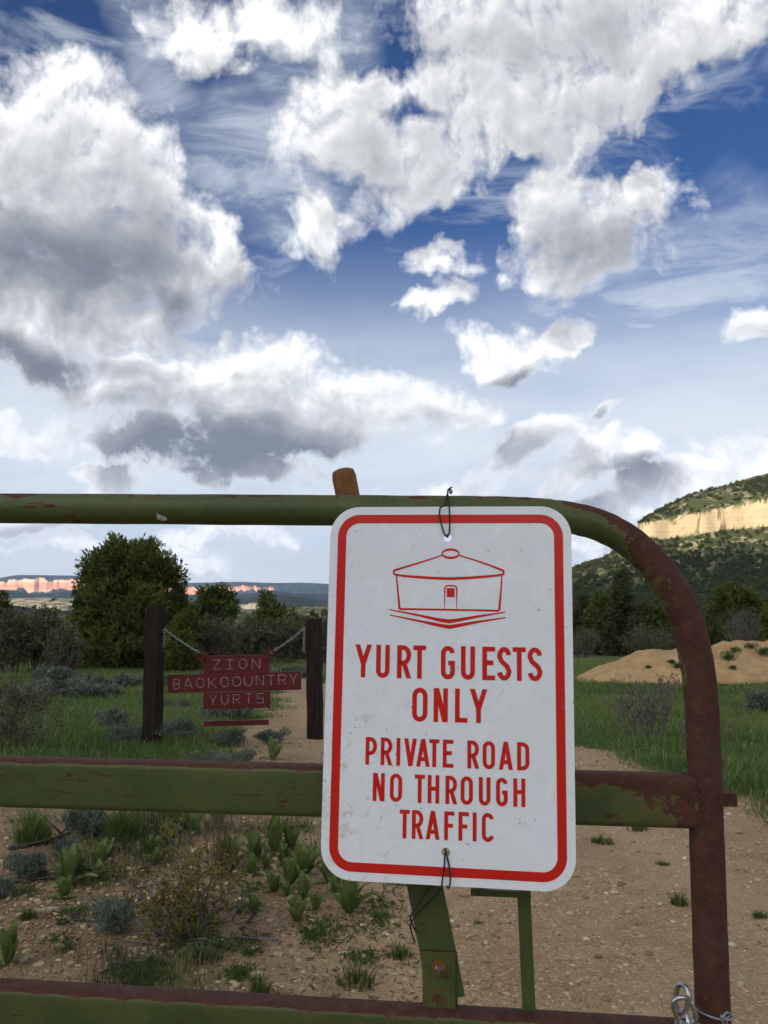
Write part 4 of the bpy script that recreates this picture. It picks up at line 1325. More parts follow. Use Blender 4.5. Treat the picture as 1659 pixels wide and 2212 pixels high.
o, a, w, h = board('board', (363, 1458.0), (650, 1451), (363, 1497), .004, boards)
def s4(X): return (400 + X / 2.5136) / 1.47559
def t4(Y): return (1850 + Y / 2.5136) / 1.47559
letters(o, 'BACKCOUNTRY', [('B', s4(385), s4(437), t4(873)), ('A', s4(467), s4(540), t4(866)), ('C', s4(566), s4(636), t4(863)), ('K', s4(664), s4(733), t4(860)), ('C', s4(762), s4(828), t4(855)), ('O', s4(857), s4(927), t4(851)),
        ('U', s4(951), s4(1019), t4(848)), ('N', s4(1045), s4(1110), t4(843)), ('T', s4(1138), s4(1197), t4(840)), ('R', s4(1225), s4(1290), t4(836)), ('Y', s4(1315), s4(1378), t4(832))], 0, 0, 80 / 2.5136 / 1.47559 * k, .0072, .004, a)
o, a, w, h = board('board', (439, 1496.5), (583, 1489.5), (438.5, 1532.5), 0.0, boards)
letters(o, 'YURTS', [('Y', sx(277), sx(418), sy(1112)), ('U', sx(505), sx(645), sy(1103)), ('R', sx(728), sx(864), sy(1092)), ('T', sx(962), sx(1082), sy(1075)), ('5', sx(1180), sx(1305), sy(1075))], 0, 0, 182 / 5.925 / 1.47559 * k, .0072, 0.0, a)
# corner straps that take the chains
for (u, v) in ((434, 1417), (584, 1412)):
    c = bpx(u, v, .02); mb = MB()
    mb.tube(link_path(c, (BZ + BX * .4).normalized(), (BX - BZ * .4).normalized(), .075, .055, 18), .009, 8, closed=True)
    c2 = bpx(u + (9 if u < 500 else -9), v + 7, .0); mb.frame_box(c2, BX, BN, BZ, (-.02, .0, -.03), (.02, .012, .03), .003)
    mb.build('corner_ring', M['red_board'], boards)
strip = empty('hanging_board', bpx(510, 1565))
tag(strip, 'thin dark red board hanging on its own below the red board sign', 'board')
o, a, w, h = board('plank', (440, 1558.5), (580, 1549.5), (440, 1569.5), 0.0, strip, .03)
tx = bpy.data.curves.new('web_address', 'FONT'); tx.body = 'www.zionbackcountryyurts.com'; tx.size = .040; tx.align_x = 'CENTER'; tx.align_y = 'CENTER'
to = bpy.data.objects.new('web_address', tx); COL.objects.link(to)
tm = bpy.data.meshes.new_from_object(to.evaluated_get(bpy.context.evaluated_depsgraph_get()))
bpy.data.objects.remove(to)
tv = [(v.co.x, v.co.y) for v in tm.vertices]; tf = [tuple(p.vertices) for p in tm.polygons]
SXp = (bpx(580, 1549.5) - bpx(440, 1558.5)).normalized()
wid = max(p[0] for p in tv) - min(p[0] for p in tv)
fl = Flat(bpx(511, 1559.5), BX, BZ, BN, .0015); fl.add([(p[0] * .50 / wid, p[1] * .5 / wid * 1.3) for p in tv], tf)
fl.mb.build('dark_lettering', M['dark_letter'], strip)
for u in (447, 572):
    v = 1557 - (u - 440) * .064
    mb = MB(); mb.tube([bpx(u, 1530 - (u - 440) * .05, .012), bpx(u + .4, v, .012)], .0015, 5)
    mb.build('hanger', M['tie_wire'], strip)

def small_chain(p0, p1, tail, label):
    """run of small links from p0 (on the post) down to p1, with a loose end hanging at p0"""
    mb = MB()
    def run(a, b, sag):
        d = b - a; n = max(3, int(d.length / .030)); dn = d.normalized()
        s1 = dn.cross(Vector((0, 1, 0))).normalized(); s2 = dn.cross(s1).normalized()
        for i in range(n):
            f = (i + .5) / n
            c = a + d * f - Vector((0, 0, sag * 4 * f * (1 - f)))
            bx = s1 if i % 2 == 0 else s2
            mb.tube(link_path(c, dn, bx, .040, .017, 12), .0029, 6, closed=True)
    run(p0, p1, .012)
    run(p0, p0 - Vector((0, 0, tail)), 0)
    o = mb.build('sign_chain', M['tie_wire'], None, True, origin=tuple(p0))
    tag(o, label, 'chain')
small_chain(bpx(355, 1359, .01), bpx(434, 1411, .02), .17, 'slack galvanised chain from the left post to the red board sign')
small_chain(bpx(657, 1357, .01), bpx(585, 1410, .02), .22, 'galvanised chain from the right post to the red board sign')

# ------------------------------------------------------------------ foliage
def spray(c, d, n_per, ln, wd, rng, spread=.7, tint=None, taper=.25):
    """n_per thin leaves at each point of c, pointing about d: (verts, faces, tint)"""
    N = len(c) * n_per
    c = np.repeat(c, n_per, 0); d = np.repeat(d, n_per, 0)
    d = d + rng.normal(0, spread, (N, 3)); d /= np.linalg.norm(d, axis=1, keepdims=True) + 1e-9
    s = np.cross(d, rng.normal(0, 1, (N, 3))); s /= np.linalg.norm(s, axis=1, keepdims=True) + 1e-9
    l = (ln * rng.uniform(.6, 1.3, N))[:, None]; w = (wd * rng.uniform(.7, 1.3, N))[:, None]
    b = c + rng.normal(0, ln * .25, (N, 3))
    v = np.stack([b - s * w * .5, b + s * w * .5, b + d * l * .55 + s * w * .55, b + d * l, b + d * l * .55 - s * w * .55], 1)
    # five-sided leaf as a quad and a triangle, kept as two quads
    v = np.stack([b, b + d * l * .5 + s * w * .5, b + d * l, b + d * l * .5 - s * w * .5], 1)
    f = np.arange(N * 4).reshape(N, 4)
    t = rng.uniform(0, 1, N) if tint is None else np.clip(np.repeat(tint, n_per) + rng.normal(0, .14, N), 0, 1)
    return v.reshape(-1, 3), f, np.repeat(t, 4)

def lobes_points(lobes, n, rng, shell=.55):
    """points spread through a union of ellipsoids, denser towards their skins; with outward directions"""
    vol = np.array([l[3] * l[4] * l[5] for l in lobes]) ** .75
    idx = rng.choice(len(lobes), n, p=vol / vol.sum())
    L = np.array(lobes)[idx]
    d = rng.normal(0, 1, (n, 3)); d /= np.linalg.norm(d, axis=1, keepdims=True)
    r = (shell + (1 - shell) * rng.uniform(0, 1, n) ** .6)[:, None]
    r = r * (1 + .16 * np.sin(d[:, :1] * 7 + L[:, :1] * 9) * np.sin(d[:, 2:] * 6 + L[:, 1:2] * 5))
    return L[:, :3] + d * L[:, 3:6] * r, d, r[:, 0]

def limbs(mb, base, tips, r0, rng, bend=.15):
    for tp in tips:
        tp = Vector(tp); base = Vector(base)
        m = base.lerp(tp, .5) + Vector((rng.normal(0, bend), rng.normal(0, bend), rng.normal(0, bend * .4)))
        pp = spline([base, base.lerp(m, .6), m, tp], 9)
        mb.tube(pp, [r0 * (1 - .85 * i / 8) for i in range(9)], 7, cap=False)

def juniper(name, base, lobes, n, n_per, ln, wd, label, seed, mat='juniper_leaf', trunk_r=.14, cat='tree', group=None, shell=.6, nlimb=9, up=.45):
    rng = np.random.default_rng(seed)
    e = empty(name, base); tag(e, label, cat, group)
    L = [(base[0] + l[0], base[1] + l[1], base[2] + l[2], l[3], l[4], l[5]) for l in lobes]
    # break each lobe into knobbly sub-lobes so that the outline is uneven
    sub = []
    for l in L:
        sub.append((l[0], l[1], l[2], l[3] * .82, l[4] * .82, l[5] * .82))
        for _ in range(9):
            d = rng.normal(0, 1, 3); d /= np.linalg.norm(d)
            s = rng.uniform(.22, .42)
            sub.append((l[0] + d[0] * l[3] * .80, l[1] + d[1] * l[4] * .80, l[2] + d[2] * l[5] * .80, l[3] * s, l[4] * s, l[5] * s * 1.25))
    c, d, r = lobes_points(sub, n, rng, shell)
    keep = c[:, 2] > base[2] + .12
    c, d, r = c[keep], d[keep], r[keep]
    d2 = d * .75 + np.array([0, 0, up])
    tint = np.clip(.42 + .30 * fbm(c[:, 0] * 1.0 + c[:, 2], c[:, 1] + c[:, 2] * .7, 1.6, 3, seed) * 1.6 + .12 * (r - .8) + rng.normal(0, .10, len(c)), 0, 1)
    v, f, t = spray(c, d2, n_per, ln, wd, rng, .55, tint)
    mesh_obj('crown', v, f, M[mat], e, attrs={'tint': t})
    mb = MB()
    h = max(l[2] + l[5] for l in lobes)
    b = Vector(base)
    top = b + Vector((rng.normal(0, .1), 0, h * .8))
    pp = spline([b - Vector((0, 0, .15)), b + Vector((rng.normal(0, .08), 0, h * .3)), top], 10)
    mb.tube(pp, [trunk_r * (1 - .8 * i / 9) for i in range(10)], 10, cap=False)
    limbs(mb, b + Vector((0, 0, h * .15)), [c[i] * .85 + np.array([b.x, b.y, b.z + h * .4]) * .15 for i in rng.choice(len(c), nlimb)], trunk_r * .5, rng, h * .04)
    mb.build('trunk', M['bark'], e, True)
    return e

def bpos(u, v, Y):
    p = P(u, v, Y); return Vector((p.x, p.y, gz(p.x, p.y)))

def px_lobes(base, lst, Y):
    """lobes given as (u, v, ru, rv) seen at depth Y -> offsets from base in metres"""
    out = []
    for q in lst:
        u, v, ru, rv = q[:4]; dy = q[4] if len(q) > 4 else 0.0
        p = P(u, v, Y)
        out.append((p.x - base.x, dy, p.z - base.z, ru / FPX * Y, (ru + rv) / 2 / FPX * Y, rv / FPX * Y))
    return out

b0 = bpos(272, 1450, 30.0)
juniper('juniper_tree', b0, px_lobes(b0, [(275, 1330, 125, 125), (245, 1230, 62, 58), (310, 1225, 65, 55), (345, 1280, 55, 80), (205, 1290, 50, 75), (190, 1390, 60, 65, -.4), (360, 1390, 52, 65, -.3), (270, 1400, 95, 60, -1.0), (170, 1430, 42, 35, -.5), (250, 1192, 28, 26), (312, 1186, 36, 24), (283, 1200, 26, 26), (390, 1330, 24, 50)], 30.0),
        7600, 9, .17, .052, 'big dense rounded juniper tree behind the left sign post', 3)
b0 = bpos(395, 1452, 27.0)
juniper('juniper_tree', b0, px_lobes(b0, [(392, 1385, 30, 55), (378, 1425, 40, 32), (402, 1345, 18, 30), (420, 1430, 26, 22)], 27.0), 800, 9, .15, .05, 'slim bright green juniper against the right side of the big rounded juniper', 4, trunk_r=.06)
b0 = bpos(462, 1440, 44.0)
juniper('pinyon_tree', b0, px_lobes(b0, [(455, 1300, 34, 26), (488, 1310, 26, 32), (425, 1330, 26, 24), (460, 1355, 50, 45), (480, 1400, 50, 45), (430, 1400, 40, 50), (440, 1280, 18, 18), (480, 1278, 16, 20), (462, 1290, 26, 22), (410, 1345, 20, 18)], 44.0), 1500, 8, .22, .085, 'open crowned dark pinyon rising left of the hanging red sign', 5, 'juniper_leaf', .16, shell=.35)
b0 = bpos(590, 1440, 46.0)
juniper('juniper_tree', b0, px_lobes(b0, [(577, 1322, 30, 34), (570, 1298, 11, 22), (610, 1335, 36, 28), (560, 1375, 46, 48), (625, 1380, 46, 50), (590, 1410, 70, 40)], 46.0), 1500, 8, .23, .085, 'pointed dark juniper rising behind the top of the red sign', 6, 'juniper_leaf')
b0 = bpos(680, 1440, 42.0)
juniper('scrub_oak', b0, px_lobes(b0, [(660, 1360, 40, 45), (700, 1385, 45, 55), (640, 1410, 40, 35), (730, 1370, 45, 55)], 42.0), 1300, 8, .16, .07, 'olive grey scrub oak behind the shorter sign post', 7, 'olive_brush_leaf')
b0 = bpos(-12, 1440, 38.0)
juniper('juniper_tree', b0, px_lobes(b0, [(-22, 1335, 46, 48), (-5, 1318, 26, 30), (5, 1355, 22, 40), (-30, 1410, 50, 50)], 38.0), 1300, 8, .2, .075, 'dark juniper cut off by the left edge of the picture', 8, 'dark_juniper_leaf')
# row of trees at the foot of the hill on the right
RT = [(1255, 1352, 30, 70, 62, 'dark juniper closest to the white sign at the hill foot'), (1292, 1348, 34, 76, 60, 'tall dark juniper in the tree row right of the white sign'), (1340, 1325, 36, 92, 58, 'tallest dark juniper in the row left of the gate bend'),
      (1388, 1360, 36, 62, 57, 'lower rounded juniper in the middle of the dark tree row'), (1432, 1348, 34, 70, 56, 'rounded olive juniper just left of the rusted end post'), (1478, 1362, 30, 60, 56, 'dark juniper partly behind the rusted end post'),
      (1180, 1350, 40, 70, 64, 'dark juniper mostly hidden behind the white sign')]
for i, (u, v, ru, rv, Y, lab) in enumerate(RT):
    b0 = bpos(u, 1440, Y)
    juniper('juniper_tree', b0, px_lobes(b0, [(u, v, ru * .8, rv * .75), (u - ru * .35, v + rv * .55, ru * .8, rv * .5), (u + ru * .4, v + rv * .5, ru * .8, rv * .55), (u + ru * .1, v - rv * .62, ru * .45, rv * .35), (u, v + rv * .8, ru, rv * .4)], Y), 1100, 8, .27, .11, lab, 40 + i, ('dark_juniper_leaf', 'juniper_leaf', 'dark_juniper_leaf', 'olive_brush_leaf', 'juniper_leaf', 'dark_juniper_leaf', 'dark_juniper_leaf')[i], group='dark trees at the hill foot')
b0 = bpos(1585, 1425, 52.0)
juniper('juniper_tree', b0, px_lobes(b0, [(1590, 1335, 50, 55), (1550, 1365, 40, 48), (1640, 1350, 48, 55), (1575, 1295, 34, 30), (1610, 1290, 30, 24), (1540, 1400, 34, 30), (1660, 1400, 45, 40), (1590, 1400, 50, 35)], 52.0), 2600, 8, .25, .095, 'large broad juniper behind the dirt mound right of the end post', 60)
b0 = bpos(1668, 1425, 47.0)
juniper('juniper_tree', b0, px_lobes(b0, [(1672, 1370, 34, 50), (1700, 1390, 50, 45), (1665, 1335, 20, 26)], 47.0), 900, 8, .22, .085, 'olive juniper cut off by the right edge of the picture', 61)

# ------------------------------------------------------------------ bare brush
def brush(name, base, w, h, label, seed, n_stem=26, mat='grey_twig', leaf=None, n_leaf=0, cat='bush', depth=.7, tw=.012, group=None):
    rng = np.random.default_rng(seed)
    e = empty(name, base); tag(e, label, cat, group)
    mb = MB(); tips = []
    for i in range(n_stem):
        a = rng.uniform(0, 6.283); rr = rng.uniform(0, 1) ** .6
        s = Vector(base) + Vector((math.cos(a) * w * .18 * rr, math.sin(a) * w * .18 * rr * depth, -.03))
        tp = Vector(base) + Vector((math.cos(a) * w * .52 * rr, math.sin(a) * w * .5 * rr * depth, h * (1 - .35 * rr ** 2) * rng.uniform(.75, 1.0)))
        m = s.lerp(tp, .5) + Vector(rng.normal(0, w * .04, 3))
        pp = spline([s, m, tp], 7)
        mb.tube(pp, [tw * (1 - .8 * k / 6) for k in range(7)], 5, cap=False, a=[rng.uniform(0, .8)] * 7)
        for k in range(9):
            q = pp[rng.integers(2, 7)]
            d = Vector((rng.normal(0, .6), rng.normal(0, .6), rng.uniform(.1, 1.0))).normalized() * h * rng.uniform(.10, .25)
            mb.tube([q, q + d * .5 + Vector(rng.normal(0, h * .015, 3)), q + d], [tw * .4, tw * .3, tw * .15], 4, cap=False, a=[rng.uniform(.1, 1)] * 3)
            tips += [q + d, q + d * .6]
            for _ in range(2):
                d2 = Vector((rng.normal(0, .6), rng.normal(0, .6), rng.uniform(0, 1.0))).normalized() * h * rng.uniform(.05, .11)
                q2 = q + d * rng.uniform(.4, 1)
                mb.tube([q2, q2 + d2], [tw * .25, tw * .12], 3, cap=False, a=[rng.uniform(.2, 1)] * 2)
                tips.append(q2 + d2)
    mb.build('stems', M[mat], e, False, 'tint')
    if leaf:
        tips = np.array([tuple(p) for p in tips]); idx = rng.choice(len(tips), n_leaf)
        c = tips[idx] + rng.normal(0, h * .02, (n_leaf, 3))
        v, f, t = spray(c, rng.normal(0, .5, (n_leaf, 3)) + np.array([0, 0, .5]), 3, h * .055, h * .03, rng, .8)
        mesh_obj('leaves', v, f, M[leaf], e, attrs={'tint': t})
    return e
BR = [(20, 1455, 110, 118, 25, 'tall grey brown leafless thicket at the left edge', 900), (85, 1450, 120, 130, 26, 'grey bare brush in front of the big juniper on its left', 500), (135, 1452, 70, 95, 24, 'low grey twiggy bush against the left foot of the big juniper', 500),
      (440, 1445, 110, 95, 33, 'dull grey brown brush between the junipers and the red sign', 700), (520, 1445, 110, 90, 36, 'dark bare brush behind the upper red board', 500), (615, 1445, 120, 95, 36, 'olive brown brush left of the shorter sign post', 800), (705, 1445, 110, 90, 36, 'brown brush behind the shorter sign post', 400)]
for i, (u, v, wp, hp, Y, lab, nl) in enumerate(BR):
    b0 = bpos(u, v, Y); k = Y / FPX
    brush('bare_bush', b0, wp * k * 1.15, hp * k * 1.05, lab, 70 + i, 46, 'grey_twig', 'olive_brush_leaf', nl * 3, tw=.014, group='grey brush behind the meadow')
b0 = bpos(1602, 1430, 44.0)
brush('bare_tree', b0, 2.0, 2.6, 'pale grey leafless sapling standing in front of the broad juniper', 88, 40, 'grey_twig', None, 0, 'tree', tw=.02)
b0 = bpos(10, 1640, 8.0)
brush('bare_bush', b0, 1.0, .66, 'brown twiggy bush at the left edge just above the middle rail', 89, 40, 'grey_twig', 'olive_brush_leaf', 700, tw=.005)

BR2 = [(1262, 1438, 60, 55, 50, 'grey leafless brush at the left end of the right tree row'), (1395, 1432, 70, 60, 48, 'grey brown brush in front of the middle of the right tree row'), (1445, 1428, 60, 55, 46, 'bare grey brush left of the end post behind the mound')]
for i, (u, v, wp, hp, Y, lab) in enumerate(BR2):
    b0 = bpos(u, v, Y); k = Y / FPX
    brush('bare_bush', b0, wp * k * 1.2, hp * k * 1.1, lab, 170 + i, 40, 'grey_twig', 'olive_brush_leaf', 700, tw=.016, group='grey brush behind the meadow')

# ------------------------------------------------------------------ junipers on the mesa slope
def hill_trees():
    rng = np.random.default_rng(99)
    def proto(seed, n=70, w=.48, h=1.0):
        r = np.random.default_rng(seed)
        sub = [(0, 0, .5, w * .6, w * .6, .42)] + [(r.normal(0, w * .42), r.normal(0, w * .42), r.uniform(.2, .85), w * r.uniform(.28, .45), w * r.uniform(.28, .45), r.uniform(.14, .26)) for _ in range(9)]
        c, d, rr = lobes_points(sub, n, r, .7)
        c[:, 2] = np.clip(c[:, 2], .02, 1.2)
        return spray(c, d + np.array([0, 0, .3]), 3, .20, .17, r, .6)
    protos = [proto(i) for i in range(6)]
    for kk, (v, f, t) in enumerate(protos): pass
    # candidate spots seen from the road
    N = 48000
    X = rng.uniform(-40, 560, N); Y = rng.uniform(430, 1010, N)
    Z = hillz(X, Y)
    gx = (hillz(X + 2, Y) - Z) / 2; gy = (hillz(X, Y + 2) - Z) / 2
    slope = np.hypot(gx, gy)
    keep = slope < 1.15
    dens = np.clip(.55 + .9 * fbm(X, Y, .02, 3, 41), .12, 1)
    dens = np.where(Z < 40, np.clip(dens + .12, 0, 1), dens * .62)
    dens = np.where((X < 225) & (Z > 12), dens * .45, dens)
    keep &= rng.uniform(0, 1, N) < dens
    # drop what faces away or lies hidden behind the crest
    cdist = cliff_dist(X, Y)
    keep &= ~((cdist > 75)) & ~((cdist < 0) & (Y > 870))
    u = X / Y * FPX + 829.5
    keep &= (u > 1000) & (u < 1950)
    X, Y, Z = X[keep], Y[keep], Z[keep]
    S = rng.uniform(1.5, 3.9, len(X)); S = np.where(Z < 40, S * 1.15, S)
    ang = rng.uniform(0, 6.283, len(X)); kind = rng.integers(0, 6, len(X))
    far = np.hypot(X, Y)
    lit = (Z > 36)
    score = S / far * np.where(lit, 1.6, 1.0) * np.where((X / Y * FPX + 829.5 > 1240) & (X / Y * FPX + 829.5 < 1655), 1.0, .01)
    order = np.argsort(-score)
    near = order[:280]; rest = order[280:]
    mes = []
    for i, (v, f, t) in enumerate(protos):
        me = bpy.data.meshes.new('hillside_juniper')
        fill_mesh(me, v, f)
        at = me.attributes.new('tint', 'FLOAT', 'POINT'); at.data.foreach_set('value', (t * .85).astype(np.float32))
        me.materials.append(M['dark_juniper_leaf'])
        mes.append(me)
    for i in near:
        o = bpy.data.objects.new('hillside_juniper', mes[kind[i]])
        o.location = (X[i], Y[i], Z[i] - .15); o.rotation_euler = (0, 0, ang[i]); o.scale = (S[i] * 1.05, S[i] * 1.05, S[i])
        up_ = cliff_dist(np.array([X[i]]), np.array([Y[i]]))[0] > 0
        tag(o, 'small juniper on the sloping top above the tan cliff' if up_ else ('small dark juniper dotted on the sunlit slope below the tan cliff' if Z[i] > 36 else 'small dark juniper on the shaded lower hillside'), 'tree',
            'junipers above the cliff' if up_ else ('junipers on the sunlit slope' if Z[i] > 36 else 'junipers on the shaded hillside'))
        COL.objects.link(o)
    vs, fs, ts = [], [], []; b = 0
    for i in rest:
        v, f, t = protos[kind[i]]
        ca, sa = math.cos(ang[i]), math.sin(ang[i])
        w = np.stack([(v[:, 0] * ca - v[:, 1] * sa) * S[i] * 1.05 + X[i], (v[:, 0] * sa + v[:, 1] * ca) * S[i] * 1.05 + Y[i], v[:, 2] * S[i] + Z[i] - .15], 1)
        vs.append(w); fs.append(f + b); ts.append(t * .85); b += len(v)
    o = mesh_obj('hillside_wood', np.concatenate(vs), np.concatenate(fs), M['dark_juniper_leaf'], attrs={'tint': np.concatenate(ts)})
    tag(o, 'juniper wood covering the hillside under the tan cliff', 'wood', kind='stuff')
    print('hill trees', len(X))
hill_trees()

# ------------------------------------------------------------------ grass, pebbles and small plants
def blades(c, ln, wd, rng, lean=.35, tint=None, bend=.35, ang=None, tilt=None):
    """three-cornered bent grass blades standing on the points c"""
    N = len(c)
    a = rng.uniform(0, 6.283, N) if ang is None else ang
    lz = rng.normal(0, lean, N) if tilt is None else tilt * rng.uniform(.3, 1.3, N)
    dx = np.stack([np.cos(a), np.sin(a), np.zeros(N)], 1); side = np.stack([-np.sin(a + rng.normal(0, .8, N)), np.cos(a), np.zeros(N)], 1)
    l = (ln * rng.uniform(.55, 1.25, N))[:, None] if np.isscalar(ln) else (ln * rng.uniform(.55, 1.25, N))[:, None]
    w = (wd * np.ones(N))[:, None] if np.isscalar(wd) else wd[:, None]
    up = np.array([0, 0, 1.0])
    d1 = up + dx * lz[:, None] * .5; d1 /= np.linalg.norm(d1, axis=1, keepdims=True)
    d2 = up + dx * (lz + np.sign(lz) * bend)[:, None] * 1.5; d2 /= np.linalg.norm(d2, axis=1, keepdims=True)
    m = c + d1 * l * .55; t = m + d2 * l * .45
    v = np.stack([c - side * w * .5, c + side * w * .5, m + side * w * .38, t, m - side * w * .38], 1)
    i = np.arange(N)[:, None] * 5
    tri = np.concatenate([i + np.array([[0, 1, 2]]), i + np.array([[0, 2, 4]]), i + np.array([[4, 2, 3]])], 0)
    tt = rng.uniform(0, 1, N) if tint is None else np.clip(tint + rng.normal(0, .15, N), 0, 1)
    return v.reshape(-1, 3), tri, np.repeat(tt, 5)

def meadow():
    rng = np.random.default_rng(5)
    N = 780000
    Y = 3.8 * (46 / 3.8) ** rng.uniform(0, 1, N) ** .9
    X = Y * rng.uniform(-.64, .64, N)
    g = grass_mask(X, Y)
    patch = fbm(X, Y, 1.1, 3, 51)
    keep = rng.uniform(0, 1, N) < g * np.clip(.75 + .5 * patch, .2, 1)
    X, Y, patch = X[keep], Y[keep], patch[keep]
    c = np.stack([X, Y, groundz(X, Y) - .01], 1)
    ln = np.clip(.13 + .09 * patch + .002 * (Y - 6), .05, .32) * np.where(X > 0, .85, .85) * (.35 + .65 * g[keep])
    wd = .0030 + .00062 * Y
    tint = np.clip(.46 + .42 * fbm(X, Y, .45, 4, 52) + .010 * (Y - 8), 0, .9)
    dry = rng.uniform(0, 1, len(X)) < .05 + .10 * np.clip(fbm(X, Y, .9, 3, 58), 0, 1)
    tint = np.where(dry, 1.0, tint); ln = np.where(dry, ln * 1.35, ln)
    v, f, t = blades(c, ln, wd, rng, .40, tint)
    o = mesh_obj('meadow_grass', v, f, M['grass_blade'], attrs={'tint': t})
    tag(o, 'green meadow grass on both sides of the dirt road', 'grass', kind='stuff')
    print('blades', len(X))
meadow()

def bank_grass():
    rng = np.random.default_rng(6); N = 80000
    Y = 2.3 * (7.6 / 2.3) ** rng.uniform(0, 1, N); X = Y * rng.uniform(-.48, .06, N)
    p = fbm(X, Y, 1.7, 4, 91)
    edge = np.clip((.02 - .05 * (Y - 3) - X) / .5, 0, 1)
    keep = rng.uniform(0, 1, N) < np.clip(p * 2.2 - .05, 0, 1) * edge * np.clip((Y - 2.6) / 1.2, .15, 1)
    X, Y, p = X[keep], Y[keep], p[keep]
    c = np.stack([X, Y, groundz(X, Y) - .004], 1)
    v, f, t = blades(c, .045 + .10 * np.clip(p, 0, 1), .0016 + .0004 * Y, rng, .6, np.clip(.35 + .5 * fbm(X, Y, 3, 2, 93), 0, 1))
    tag(mesh_obj('bank_grass', v, f, M['road_grass'], attrs={'tint': t}), 'thin weedy grass growing over the bare bank behind the gate', 'grass', kind='stuff')
    print('bank', len(X))
bank_grass()

def ico():
    bm = bmesh.new(); bmesh.ops.create_icosphere(bm, subdivisions=1, radius=1.0)
    v = np.array([tuple(p.co) for p in bm.verts]); f = np.array([[p.index for p in q.verts] for q in bm.faces]); bm.free()
    return v, f
IV, IF = ico()
def pebbles():
    rng = np.random.default_rng(15)
    N = 46000
    Y = 2.0 * (9.5 / 2.0) ** rng.uniform(0, 1, N) ** 1.15
    X = Y * rng.uniform(-.47, .47, N)
    g = grass_mask(X, Y); tr = track_mask(X, Y)
    clus = np.clip(.55 + 1.2 * fbm(X, Y, 2.0, 4, 61), .10, 1)
    keep = rng.uniform(0, 1, N) < (1 - g) * clus * (1 - .55 * tr)
    X, Y = X[keep], Y[keep]; n = len(X)
    s = .0033 * np.exp(rng.normal(0, .48, n)) * (.75 + .13 * Y) * np.where(rng.uniform(0, 1, n) < .07, 2.2, 1.0)
    s = np.minimum(s, .018) * np.where(X < .3, 1.18, .9)
    v = IV[None] * (1 + rng.normal(0, .22, (n, len(IV), 1)))
    sc = np.stack([s * rng.uniform(.8, 1.5, n), s * rng.uniform(.8, 1.5, n), s * rng.uniform(.35, .75, n)], 1)
    v = v * sc[:, None, :]
    a = rng.uniform(0, 6.283, n); ca, sa = np.cos(a)[:, None], np.sin(a)[:, None]
    v = np.stack([v[:, :, 0] * ca - v[:, :, 1] * sa, v[:, :, 0] * sa + v[:, :, 1] * ca, v[:, :, 2]], 2)
    v += np.stack([X, Y, groundz(X, Y) + s * .15], 1)[:, None, :]
    f = (IF[None] + (np.arange(n) * len(IV))[:, None, None]).reshape(-1, 3)
    t = np.repeat(np.clip(rng.normal(.42, .28, n), 0, 1), len(IV))
    o = mesh_obj('gravel', v.reshape(-1, 3), f, M['pebble'], attrs={'tint': t})
    tag(o, 'loose tan gravel scattered over the bare dirt', 'gravel', kind='stuff')
pebbles()

def stones():
    rng = np.random.default_rng(25)
    mes = []
    for k in range(7):
        bm = bmesh.new(); bmesh.ops.create_icosphere(bm, subdivisions=2, radius=1.0)
        for q in bm.verts:
            q.co *= 1 + .28 * mnoise.noise(q.co * 1.6 + Vector((k * 7.1, 0, 0)))
            q.co.z = max(-.5, min(.55, q.co.z))
        me = bpy.data.meshes.new('flat_stone'); bm.to_mesh(me); bm.free()
        me.materials.append(M['pale_stone']); mes.append(me)
    spots = [(80, 1968, 9), (107, 1968, 14), (300, 2055, 14), (325, 2062, 9), (85, 2084, 9), (50, 2075, 10), (600, 2062, 9), (548, 2052, 10), (575, 1955, 8), (583, 1990, 8), (555, 2107, 14), (520, 2085, 8), (440, 2100, 9), (1600, 2128, 9), (1420, 2050, 6)]
    for _ in range(70):
        spots.append((rng.uniform(0, 690), rng.uniform(1760, 2150), rng.uniform(3.2, 7.5)))
    for _ in range(30):
        spots.append((rng.uniform(700, 1659), rng.uniform(1930, 2210), rng.uniform(2.5, 5)))
    for (u, v, r) in spots:
        p = G(u, v)
        if grass_mask(p.x, p.y) > .4: continue
        o = bpy.data.objects.new('flat_stone', mes[int(rng.integers(0, 7))])
        s = r / FPX * p.y
        o.location = p + Vector((0, 0, s * .10)); o.scale = (s * rng.uniform(.9, 1.4), s * rng.uniform(.8, 1.2), s * rng.uniform(.45, .8)); o.rotation_euler = (rng.normal(0, .12), rng.normal(0, .12), rng.uniform(0, 6.28))
        left = u < 700
        tag(o, 'small pale flat stone among the plants left of the road' if left else 'small pale stone lying on the bare dirt road', 'stone', 'pale stones left of the road' if left else 'pale stones on the road')
        COL.objects.link(o)
stones()

